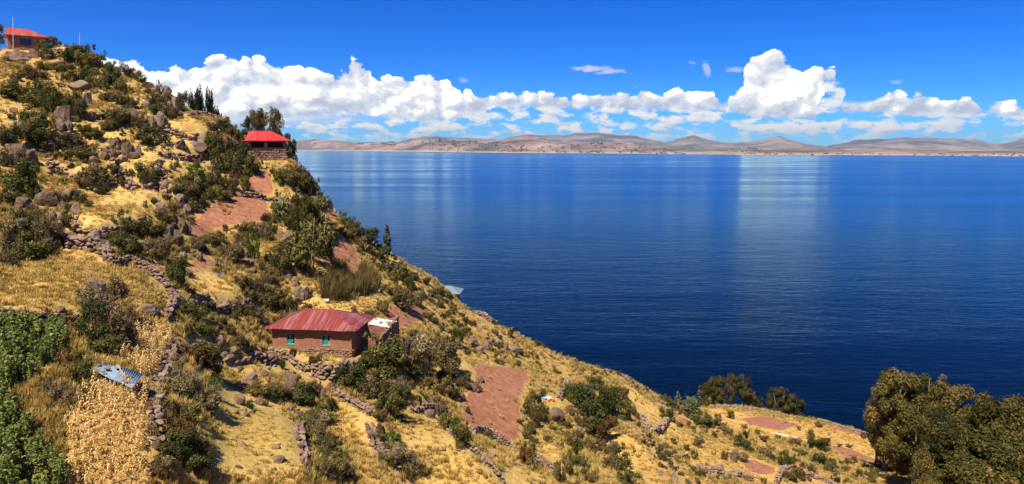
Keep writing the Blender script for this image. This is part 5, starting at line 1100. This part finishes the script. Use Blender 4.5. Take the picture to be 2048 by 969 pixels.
rubble_block('stone_pillar', 'small pale stone pillar above the square wall stub', 'pillar', 186, 122, 129.5, 0.9, 0.7, 1.2, 0.36, 6)

# ------------------------------------------------------------------ tin sheet shelter in the maize
K_ = 0.955
c4 = [at(190, 718, 38.2)*K_, at(183, 737, 37.0)*K_, at(264, 779, 34.7)*K_, at(286, 750, 36.7)*K_]
A0, B0, C0, D0 = [Vector(c) for c in c4]
sh = link('tin_shelter', None, loc=(A0+C0)/2); tag(sh, 'low shelter of rusty-edged blue-grey corrugated sheets lying across the dry maize', 'shelter')
def corrugated(p, q, r_, s_, n, along, amp=0.028, dz=0.0):
    """bilinear patch p-q (near edge) s-r (far edge) with corrugations"""
    k = n*8; V = []; c0 = sh.location
    for j in range(k+1):
        for i in (0, 0.5, 1):
            u, v = (i, j/k) if along == 'u' else (j/k, i)
            P = p.lerp(q, u).lerp(s_.lerp(r_, u), v); V.append(P-c0+Vector((0, 0, dz+amp*math.sin(2*math.pi*j/8)-0.05*math.sin(i*math.pi))))
    top_ = len(V); V += [v-Vector((0, 0, 0.012)) for v in V]; F = []
    for j in range(k):
        for i in range(2): a = j*3+i; F += [(a, a+1, a+4, a+3), (a+top_, a+3+top_, a+4+top_, a+1+top_)]
        F += [(j*3, j*3+3, j*3+3+top_, j*3+top_), (j*3+2, j*3+2+top_, j*3+5+top_, j*3+5)]
    return mesh('sheet', V, F, M['tin_grey'], smooth=True)
mid_n, mid_f = B0.lerp(C0, 0.72), A0.lerp(D0, 0.70)
link('corrugated_sheet', corrugated(B0, mid_n, mid_f, A0, 9, 'u'), sh)
mn2, mf2 = B0.lerp(C0, 0.62), A0.lerp(D0, 0.62)
link('corrugated_sheet', corrugated(mn2, C0+Vector((0.02, -.05, 0)), D0, mf2, 9, 'v', dz=0.06), sh)
for p in (B0.lerp(C0, 0.45), B0.lerp(C0, 0.85), A0.lerp(D0, 0.6), A0.lerp(D0, 0.1), B0.lerp(C0, 0.05)):
    g = float(H(p.x, p.y+0.12)); b = Vector((p.x, p.y+0.12, g-0.1))-sh.location; MB().tube([b, Vector((p.x, p.y+0.12, p.z-0.05))-sh.location], 0.06, 6).build('post', M['wood'], sh)
for k, (u, v, s, lb) in enumerate(((0.14, 0.45, 0.22, 'round brown stone near the left end of the tin shelter'), (0.22, 0.85, 0.22, 'brown stone at the back left edge of the tin shelter'), (0.34, 0.45, 0.30, 'flat brown stone left of centre on the tin shelter'), (0.30, 0.08, 0.22, 'brown stone at the front edge of the tin shelter'), (0.50, 0.85, 0.40, 'largest reddish stone at the back of the tin shelter'), (0.83, 0.55, 0.26, 'brown stone beside the plank on the tin shelter'), (0.84, 0.15, 0.24, 'darker stone near the front right of the tin shelter'))):
    p = A0.lerp(D0, u)*v + B0.lerp(C0, u)*(1-v) + Vector((0, 0, 0.09)); o = link('rock', STONES[(k*3) % 10], loc=p, rot=(0, 0, k*1.3), scale=(s*1.2, s, s*0.6)); tag(o, lb, 'rock', 'stones weighing down the tin shelter')
p, q = A0.lerp(D0, 0.50)*0.9+B0.lerp(C0, 0.50)*0.1, A0.lerp(D0, 0.86)*0.2+B0.lerp(C0, 0.86)*0.8
o = MB().tube([(0, 0, 0), tuple(q-p)], 0.03, 6).build('wooden_plank', M['wood'], loc=p+Vector((0, 0, 0.13))); tag(o, 'thin pale plank lying across the tin shelter', 'plank')

# ------------------------------------------------------------------ small things on the ground
P = pick([437], [553])[0]; root = link('blue_bundle', None, loc=P); tag(root, 'bright blue cloth bundle lying on the dry terrace', 'bundle')
M['blue'] = simple('blue_cloth', [(0.3, (0.01, 0.05, 0.55)), (0.7, (0.03, 0.12, 0.75))], 8)
link('cloth', hull_mesh('cloth', 50, 26, M['blue'], (0.42, 0.36, 0.28)), root, loc=(0, 0, 0.1)); link('knot', hull_mesh('knot', 51, 16, M['blue'], (0.16, 0.16, 0.14)), root, loc=(0.18, -0.05, 0.2))
P = pick([655], [605])[0]; o = link('pale_rock', STONES[3], loc=P+np.array([0, 0, .15]), scale=(0.55, 0.5, 0.6)); M['white_rock'] = simple('white_rock', [(0.3, (0.6, 0.58, 0.54)), (0.7, (0.78, 0.76, 0.72))], 4)
o.data = hull_mesh('pale_rock', 60, 20, M['white_rock'], (1, .9, .8)); tag(o, 'small whitish rock on the green strip behind the faded red roof', 'rock')
P = pick([1095], [799])[0]
for k, (nm, dx_, dy_, s, c, lb) in enumerate((('white_cloth', 0, 0, (1.0, .5, .16), (0.75, 0.78, 0.84), 'white cloth spread on the pink soil'), ('blue_cloth', -.35, -.25, (.7, .35, .14), (0.25, 0.42, 0.70), 'pale blue cloth lying beside the white cloth'), ('red_cloth', .6, .15, (.55, .35, .16), (0.70, 0.06, 0.04), 'red cloth lying right of the white cloth'))):
    x, y = P[0]+dx_, P[1]+dy_; o = link(nm, hull_mesh(nm, 70+k, 30, simple(nm, [(0.3, c), (0.7, tuple(min(1, v*1.1) for v in c))], 6), (1, 1, 1)), loc=(x, y, float(H(x, y))+s[2]*0.6), rot=(0, 0, .3), scale=(s[0]*1.1, s[1]*1.2, s[2]*2.2)); tag(o, lb, 'cloth', 'laundry drying on the ground')
a, b = pick([1537, 1592], [867, 877]); o = MB().tube([(0, 0, .12), tuple((b-a)*0.5+np.array([0, .1, .16])), tuple(b-a+np.array([0, 0, .1]))], [.12, .2, .14], 7).build('fallen_log', M['pale_wood'], loc=a); tag(o, 'bleached fallen log on the slope below the pink shore field', 'log')

# ------------------------------------------------------------------ trees
def tree(px, top_py, Y, kind, var, wide, name, label, group=None, base_drop=0.0, seed=0):
    T_ = at(px, top_py, Y); z0 = float(H(T_[0], T_[1]))-base_drop; h = T_[2]-z0
    if h < 1.5: h = 1.5
    root = link(name, None, loc=(T_[0], T_[1], z0), rot=(0, 0, seed*1.7)); tag(root, label, 'tree', group)
    tk, cr = TREE[kind][var % len(TREE[kind])]; s = (h*wide, h*wide, h)
    link('trunk', tk, root, scale=s); link('crown', cr, root, scale=s); return root
g = 'cypress trees on the skyline'
tree(385, 172, 119, 'cyp', 0, 1.05, 'cypress', 'leftmost slender cypress on the skyline', g); tree(399, 161, 119.5, 'cyp', 1, 1.0, 'cypress', 'tallest dark cypress in the skyline clump', g, seed=1)
tree(415, 166, 119, 'cyp', 2, 0.85, 'cypress', 'right-hand tall cypress in the skyline clump', g, seed=2); tree(424, 204, 118.5, 'cyp', 1, 1.3, 'cypress', 'young low cypress at the foot of the tall ones', g, seed=3); tree(433, 210, 118, 'cyp', 0, 1.2, 'cypress', 'smallest cypress, outermost on the right of the clump', g, seed=5)
g = 'eucalyptus trees behind the bright red roof'
tree(498, 228, 113, 'euc', 1, 0.8, 'eucalyptus', 'thin short eucalyptus left behind the bright red roof', g); tree(517, 214, 113, 'euc', 0, 0.95, 'eucalyptus', 'second eucalyptus from the left behind the bright red roof', g, seed=1)
tree(532, 206, 113.5, 'euc', 2, 0.95, 'eucalyptus', 'tallest eucalyptus behind the bright red roof', g, seed=2); tree(552, 218, 113, 'euc', 3, 0.75, 'eucalyptus', 'leaning eucalyptus, rightmost above the bright red roof', g, seed=3); tree(568, 264, 113, 'round', 0, 0.7, 'bushy_tree', 'small bushy tree peeping over the right end of the bright red roof')
tree(592, 312, 109, 'cone', 0, 2.2, 'bushy_tree', 'narrow dark tree against the water right of the stone house')
tree(-6, 42, 137, 'euc', 1, 1.0, 'eucalyptus', 'dark tree cut by the left edge beside the hilltop house'); tree(105, 72, 139, 'round', 1, 0.9, 'bushy_tree', 'low dark bush-like tree at the right end of the hilltop house')
tree(773, 448, 98.5, 'cone', 0, 1.25, 'conifer', 'lone dark conical tree on the brow above the water')
tree(603, 388, 89, 'round', 0, 0.95, 'broad_bushy_tree', 'big grey-green bushy tree above the pale overhanging boulder'); tree(618, 446, 83, 'round', 1, 0.8, 'broad_bushy_tree', 'dark bushy tree between the pale boulder and the furrowed red field', seed=2)
g = 'eucalyptus row on the shore terrace'
for i, (px, tp, Y, k, w, lb) in enumerate(((1414, 763, 165, 'oval', 0.85, 'first leafy tree, leftmost of the lakeside row'), (1426, 756, 165, 'oval', 0.95, 'second tree from the left in the lakeside row'), (1441, 752, 166, 'oval', 0.95, 'dense third tree of the lakeside row'), (1462, 747, 165, 'oval', 0.6, 'slim tree with bare pale trunk in the lakeside row'), (1487, 748, 165, 'oval', 1.1, 'tall full tree at the right of the lakeside row'), (1504, 783, 166, 'round', 0.6, 'low tree right of the tallest in the lakeside row'), (1521, 795, 166, 'round', 0.6, 'lowest tree closing the lakeside row on the right'))):
    tree(px, tp, Y, k, i, w, 'eucalyptus', lb, g, seed=i)
tree(1560, 774, 168, 'round', 0, 1.0, 'round_tree', 'broad round tree alone on the shore terrace, left half', seed=1); tree(1588, 790, 168, 'round', 1, 1.05, 'round_tree', 'lower round tree joined to the broad one on the shore terrace', seed=4)
g = 'tall eucalyptus grove at lower right'
GR = [(1758, 822, 104, 'oval', .9, 'small outlying eucalyptus at the left edge of the grove'), (1778, 775, 98, 'euc', .95, 'bushy left flank tree of the grove'), (1803, 738, 94, 'oval', .9, 'tall pale-trunked eucalyptus, topmost at the left of the grove'), (1826, 752, 96, 'euc', .8, 'slim tree just right of the topmost one in the grove'),
 (1862, 744, 95, 'oval', .8, 'narrow twin crown at the grove centre, left one'), (1884, 746, 95, 'euc', .8, 'narrow twin crown at the grove centre, right one'), (1912, 765, 88, 'oval', .95, 'yellowish crowned tree right of the twin crowns'), (1932, 792, 90, 'euc', .9, 'lower tree filling the dip in the grove skyline'), (1962, 808, 86, 'oval', .9, 'tree right of the dip in the grove skyline'),
 (1988, 782, 84, 'euc', 1.0, 'broad tree with high crown right of the dip'), (2018, 788, 82, 'oval', 1.0, 'leafy tree second from the right frame edge'), (2046, 782, 82, 'euc', 1.0, 'tree cut by the right frame edge'),
 (1840, 800, 84, 'oval', 1.0, 'full tree standing before the topmost one'), (1875, 815, 80, 'euc', 1.0, 'tree with hanging branches at mid grove'), (1920, 838, 78, 'oval', 1.05, 'front tree under the yellowish crown'), (1970, 850, 76, 'euc', 1.05, 'front tree below the dip'), (2012, 862, 74, 'oval', 1.05, 'front tree at the lower right corner'), (2050, 850, 74, 'euc', 1.05, 'front tree cut by the lower right corner'),
 (1800, 850, 88, 'oval', .95, 'lower tree before the left flank of the grove'), (1852, 880, 78, 'euc', 1.0, 'lowest front tree left of centre in the grove'), (1938, 905, 72, 'oval', 1.1, 'lowest front tree right of centre in the grove'), (1990, 915, 70, 'euc', 1.1, 'nearest tree at the bottom edge of the grove')]
for i, (px, tp, Y, k, w, lb) in enumerate(GR): tree(px, tp, Y, k, i, w*(1.15 if k == 'oval' else 0.9), 'tall_eucalyptus', lb, g, seed=i)
finish_labels()

# ------------------------------------------------------------------ uncountable cover
Z3 = lambda a: np.stack([a*0, a*0, a], 1)
def inside(x, y, poly):
    c = np.zeros(x.shape, bool)
    for (ax, ay), (bx, by) in zip(poly, poly[1:]+poly[:1]): c ^= ((ay > y) != (by > y)) & (x < (bx-ax)*(y-ay)/((by-ay) or 1e-9)+ax)
    return c
def plot(poly, spacing, seed, jit=0.3):
    P = pick([p[0] for p in poly], [p[1] for p in poly])[:, :2]; q = np.random.default_rng(seed)
    gx_, gy_ = np.meshgrid(np.arange(P[:, 0].min(), P[:, 0].max(), spacing), np.arange(P[:, 1].min(), P[:, 1].max(), spacing)); x = gx_.ravel()+q.normal(0, jit*spacing, gx_.size); y = gy_.ravel()+q.normal(0, jit*spacing, gx_.size)
    k = inside(x, y, [tuple(p) for p in P]); x, y = x[k], y[k]; return np.stack([x, y, H(x, y)], 1), q
def unis(q, n, a, b): s = q.uniform(a, b, n); return np.stack([s, s, s*q.uniform(.85, 1.15, n)], 1)
MZ = [[(215,668),(290,655),(345,660),(342,690),(325,720),(300,758),(290,768),(262,735),(205,716),(196,700)], [(186,752),(262,785),(292,790),(296,840),(286,900),(300,969),(285,1060),(120,1060),(128,969),(140,900),(136,850),(160,800)]]
Pm = []; 
for i, pl in enumerate(MZ): P, q = plot(pl, 0.23, i); Pm.append(P)
P = np.concatenate(Pm); n = len(P); q = np.random.default_rng(5)
dS = (P[:, 0]-sh.location.x)**2/2.0+(P[:, 1]-sh.location.y+0.3)**2/1.0; P = P[dS > 0.8]; n = len(P); print('maize', n)
scatter('dry_maize', 'dry straw-coloured maize stalks packed in the narrow lower left plot', 'maize', P, np.stack([q.normal(0, .12, n), q.normal(0, .12, n), q.uniform(0, 6.28, n)], 1), unis(q, n, .38, .62), q.integers(0, 5, n).astype(float), library('maize_plants', [maize_mesh(i) for i in range(5)]))
BEAN = [(-60,640),(30,655),(80,668),(128,664),(136,690),(112,725),(78,755),(40,775),(12,790),(30,830),(70,880),(110,930),(132,969),(140,1060),(-80,1060)]
P, q = plot(BEAN, 0.36, 8, 0.45); n = len(P); print('bean', n)
scatter('bean_plants', 'green leafy bean plants filling the plot at the left edge', 'crop', P, Z3(q.uniform(0, 6.28, n)), unis(q, n, .7, 1.5), q.integers(0, 4, n).astype(float), library('bean_plants_kit', [bean_mesh(i) for i in range(4)]))
reed_lib = library('reed_kit', [tuft_mesh('reed', 20+i, LM['reed'], 40, 1.9, 0.5, 0.018, 0.14) for i in range(3)])
RD = [([(640,600),(648,570),(662,548),(684,540),(700,556),(706,580),(700,604),(670,606)], 'tall olive-brown reeds standing in a clump behind the faded red roof'), ([(704,592),(712,560),(728,540),(746,556),(760,568),(752,584),(728,594)], 'second clump of brown reeds right of the furrowed red field')]
for i, (pl, lb) in enumerate(RD):
    P, q = plot(pl, 0.28, 40+i); n = len(P); scatter('reeds', lb, 'reeds', P, np.stack([q.normal(0, .22, n), q.normal(0, .22, n), q.uniform(0, 6.28, n)], 1), unis(q, n, .45, 1.0), q.integers(0, 3, n).astype(float), reed_lib)
# the smaller shrubs, past the three hundred largest, and fine ones too many to count
q = np.random.default_rng(77); PP, SS, II = [], [], []
kinds = list(SHR); lib_m = []; first = {}
for k in kinds: first[k] = len(lib_m); lib_m += SHR[k]
for P, e in REST:
    s = P[1]/FPX; PP.append([P[0], P[1]+.2*e[2]*s, P[2]-0.05]); SS.append([e[2]*s*1.2, e[2]*s*1.2, e[3]*s*1.2]); II.append(first[e[4]]+q.integers(0, len(SHR[e[4]])))
RG = [([(0,110),(210,140),(350,220),(470,280),(500,320),(420,420),(330,480),(0,480)], 220, 5, 18, 'ggoonnd'), ([(330,400),(620,400),(640,620),(520,700),(330,640)], 150, 5, 18, 'goonnd'), ([(620,420),(800,540),(1000,660),(1100,720),(900,720),(780,620),(640,520)], 300, 4, 13, 'goonb'), ([(900,640),(1240,750),(1380,840),(1300,969),(1130,969),(1060,900),(1050,760),(940,720)], 300, 4, 14, 'gooonrb'),
      ([(1240,760),(1400,840),(1520,900),(1780,940),(1760,969),(1290,969)], 420, 4, 13, 'gooonnd'), ([(1400,820),(1540,870),(1700,890),(1770,940),(1500,900),(1400,860)], 160, 3, 10, 'goon'), ([(440,740),(900,760),(920,880),(1000,969),(640,969),(600,820)], 120, 4, 12, 'goonb'), ([(330,640),(540,700),(520,830),(430,700)], 70, 5, 14, 'goon')]
for pl, n, s0, s1, kk in RG:
    xs_, ys_ = [p[0] for p in pl], [p[1] for p in pl]; c = []
    while len(c) < n:
        x = q.uniform(min(xs_), max(xs_), 400); y = q.uniform(min(ys_), max(ys_), 400); k = inside(x, y, pl) & (vnoise(x/2.2, y*1.5/2.2, 14.0, 5) > -0.12); c += list(zip(x[k], y[k]))
    c = np.array(c[:n]); P3 = pick(c[:, 0], c[:, 1]); soil = bil(M_SOIL, P3[:, 0], P3[:, 1], X0, Y0, GS)+0.6*bil(M_PATH, P3[:, 0], P3[:, 1], X0, Y0, GS)
    for P, so in zip(P3, soil):
        if so > 0.25 or (bil(M_FIELD, P[0], P[1], X0, Y0, GS) > 0.4 and q.random() < 0.96): continue
        kd = kk[q.integers(0, len(kk))]; w = (s0+(s1*1.35-s0)*q.random()**1.7)*P[1]/FPX; PP.append([P[0], P[1], P[2]-0.05*w]); SS.append([w, w, w*q.uniform(.7, 1.25)]); II.append(first[kd]+q.integers(0, len(SHR[kd])))
PP = np.array(PP); SS = np.array(SS); n = len(PP)
scatter('low_shrubs', 'low scrubby bushes dotted thinly all over the dry slopes', 'scrub', PP, Z3(q.uniform(0, 6.28, n)), SS, np.array(II, float), library('shrub_kit', lib_m))
# bunch grass over the whole slope
def visible_pts(N, seed, ylo, yhi):
    q = np.random.default_rng(seed); Y = ylo*(yhi/ylo)**q.random(N); px = q.uniform(-60, 2100, N); x = (px-CX)/FPX*Y*1.04; z = H(x, Y); u, v = to_px(np.stack([x, Y, z], 1))
    k = (v < 1010) & (v > 40) & (z > LAKE+1); return x[k], Y[k], z[k], u[k], v[k], q
M_NEAR = np.zeros_like(HG)                         # kept clear of tall grass: the foot of the walls and of the house
for (lab, pts, h, sz, ret), P, N in zip(WALLS, WPOLY, WN):
    i0, i1 = int((P[:, 0].min()-2-X0)/GS), int((P[:, 0].max()+2-X0)/GS)+1; j0, j1 = int((P[:, 1].min()-2-Y0)/GS), int((P[:, 1].max()+2-Y0)/GS)+1
    C2 = P-N*(0.5 if ret else 0); d2 = ((GXX[j0:j1, i0:i1, None]-C2[:, 0])**2+(GYY[j0:j1, i0:i1, None]-C2[:, 1])**2).min(-1); M_NEAR[j0:j1, i0:i1] = np.maximum(M_NEAR[j0:j1, i0:i1], (d2 < 1.0)*0.9)
O, ang, L, D = HS['main']; u_ = (GXX-O[0])*math.cos(ang)+(GYY-O[1])*math.sin(ang); v_ = -(GXX-O[0])*math.sin(ang)+(GYY-O[1])*math.cos(ang)
M_NEAR = np.maximum(M_NEAR, ((u_ > -0.5) & (u_ < 10.2) & (v_ > -1.3) & (v_ < 5.2))*0.92)
MZM = poly_mask([[p for p in MZ[0]], [p for p in MZ[1]], BEAN], 0)
x, y, z, u, v, q = visible_pts(330000, 3, 24, 175)
soil = bil(M_SOIL, x, y, X0, Y0, GS); path = bil(M_PATH, x, y, X0, Y0, GS); mz = bil(MZM, x, y, X0, Y0, GS); nz = fbm(x, y, 5.0, 91, 4)+0.5; nz2 = fbm(x, y, 14.0, 95, 3)+0.5
sl = np.hypot(H(x+.6, y)-H(x-.6, y), H(x, y+.6)-H(x, y-.6))/1.2
dens = np.clip((nz-0.2)*1.5, 0.15, 1)*np.where(soil > .25, 0.05, 1)*np.where(path > .4, 0.35, 1)*np.where(mz > .3, 0.0, 1)*(1-bil(M_NEAR, x, y, X0, Y0, GS))*np.where(bil(M_FIELD, x, y, X0, Y0, GS) > .45, .9, 1)
k = q.random(len(x)) < dens; x, y, z, sl, nz2, path = x[k], y[k], z[k], sl[k], nz2[k], path[k]; n = len(x); steep = np.clip((sl-0.45)*1.8, 0, 1)
fld = bil(M_FIELD, x, y, X0, Y0, GS); tall = q.random(n) < np.where(fld > .45, 0.025, 0.30+0.30*steep); idx = np.where(tall, q.choice([0, 2, 3, 1], n, p=[.36, .26, .22, .16]), q.choice([5, 1, 4, 5], n, p=[.45, .25, .12, .18])).astype(float)
idx = np.where((fld < .4) & (q.random(n) < np.where(nz2 > 0.6, .55, .2)), np.where(tall, 3, 4), idx)
s = np.where(tall, q.uniform(.6, 1.25, n), q.uniform(.45, .95, n))*np.where(path > .3, .6, 1)*(1+np.clip((y-90)/150, 0, .5)); print('tufts', n)
scatter('dry_grass', 'golden dry bunch grass covering the terraces', 'grass', np.stack([x, y, z-0.03], 1), np.stack([q.normal(0, .1, n), q.normal(0, .1, n), q.uniform(0, 6.28, n)], 1), np.stack([s, s, s*q.uniform(.8, 1.15, n)], 1), idx, library('tuft_kit', TUFT))
# loose stones
x, y, z, u, v, q = visible_pts(30000, 13, 26, 150); nz = fbm(x, y, 7.0, 191, 4)+0.5; k = (nz > 0.58) & (q.random(len(x)) < np.where((bil(M_PATH, x, y, X0, Y0, GS) > .3) | (bil(M_FIELD, x, y, X0, Y0, GS) > .4), .08, .4)) & (bil(MZM, x, y, X0, Y0, GS) < .2) & (bil(M_SOIL, x, y, X0, Y0, GS) < .3); x, y, z = x[k], y[k], z[k]; n = len(x); s = 0.10+0.34*q.random(n)**2.5
print('loose', n); scatter('loose_stones', 'small loose stones lying between the grass on the slopes', 'stones', np.stack([x, y, z+s*.15], 1), q.uniform(0, 6.28, (n, 3))*np.array([.1, .1, 1]), np.stack([s*1.2, s, s], 1), q.integers(0, 10, n).astype(float), library('stone_kit', STONES))
# dark trees and groves on the far shore
q = np.random.default_rng(21); C_, S_ = [], []
for V_, regs in ((FV1, ((560, 640, .10, .5, 120), (700, 960, .28, .62, 420), (860, 1160, .05, .40, 520), (1180, 1330, .05, .5, 300), (1460, 1520, .1, .6, 120), (1300, 1700, .04, .2, 140), (1000, 1400, .03, .10, 110), (1600, 2060, .02, .3, 200))),):
    for a, b, t0, t1, n in regs:
        px = q.uniform(a, b, n*3); t = q.uniform(t0, t1, n*3); nn = vnoise(px/9.0, t*22, 1.0, 8); o = np.argsort(-nn)[:n]; px, t = px[o], t[o]
        i = np.clip((px+400)/2.5, 0, V_.shape[1]-2); j = np.clip(t*(V_.shape[0]-1), 0, V_.shape[0]-2); ii, jj = i.astype(int), j.astype(int); fi, fj = (i-ii)[:, None], (j-jj)[:, None]
        C_.append(V_[jj, ii]*(1-fi)*(1-fj)+V_[jj, ii+1]*fi*(1-fj)+V_[jj+1, ii]*(1-fi)*fj+V_[jj+1, ii+1]*fi*fj); S_.append(q.uniform(6, 13, n)*C_[-1][:, 1]/9000)
C_ = np.concatenate(C_); S_ = np.concatenate(S_); n = len(C_)
LM['far'] = mat_leaf('far_trees', [(0, (0.02, 0.028, 0.03)), (1, (0.05, 0.06, 0.05))]); fb = [hull_mesh('far_tree', 800+i, 18, LM['far'], (1.3, 1.3, 1.0)) for i in range(3)]
scatter('far_shore_trees', 'dark groves of trees along the far shore', 'trees', C_+np.array([0, 0, 3.0]), Z3(q.uniform(0, 6, n)), np.stack([S_*1.3, S_*1.3, S_], 1), q.integers(0, 3, n).astype(float), library('far_tree_kit', fb))

# ------------------------------------------------------------------ air between here and the far shore
hz = MB().box((-23000, -3500, LAKE-8.0), (23000, 19500, 330.0)).build('haze', None)
hm = bpy.data.materials.new('haze_air'); hm.use_nodes = True; hm.node_tree.nodes.clear(); n = NT(hm.node_tree)
pv = n.new('ShaderNodeVolumePrincipled'); pv.inputs['Color'].default_value = (0.50, 0.66, 0.80, 1); pv.inputs['Density'].default_value = 3.6e-5; pv.inputs['Anisotropy'].default_value = 0.2
oo = n.new('ShaderNodeOutputMaterial'); n.l.new(pv.outputs[0], oo.inputs['Volume']); hz.data.materials.append(hm); tag(hz, kind='stuff')
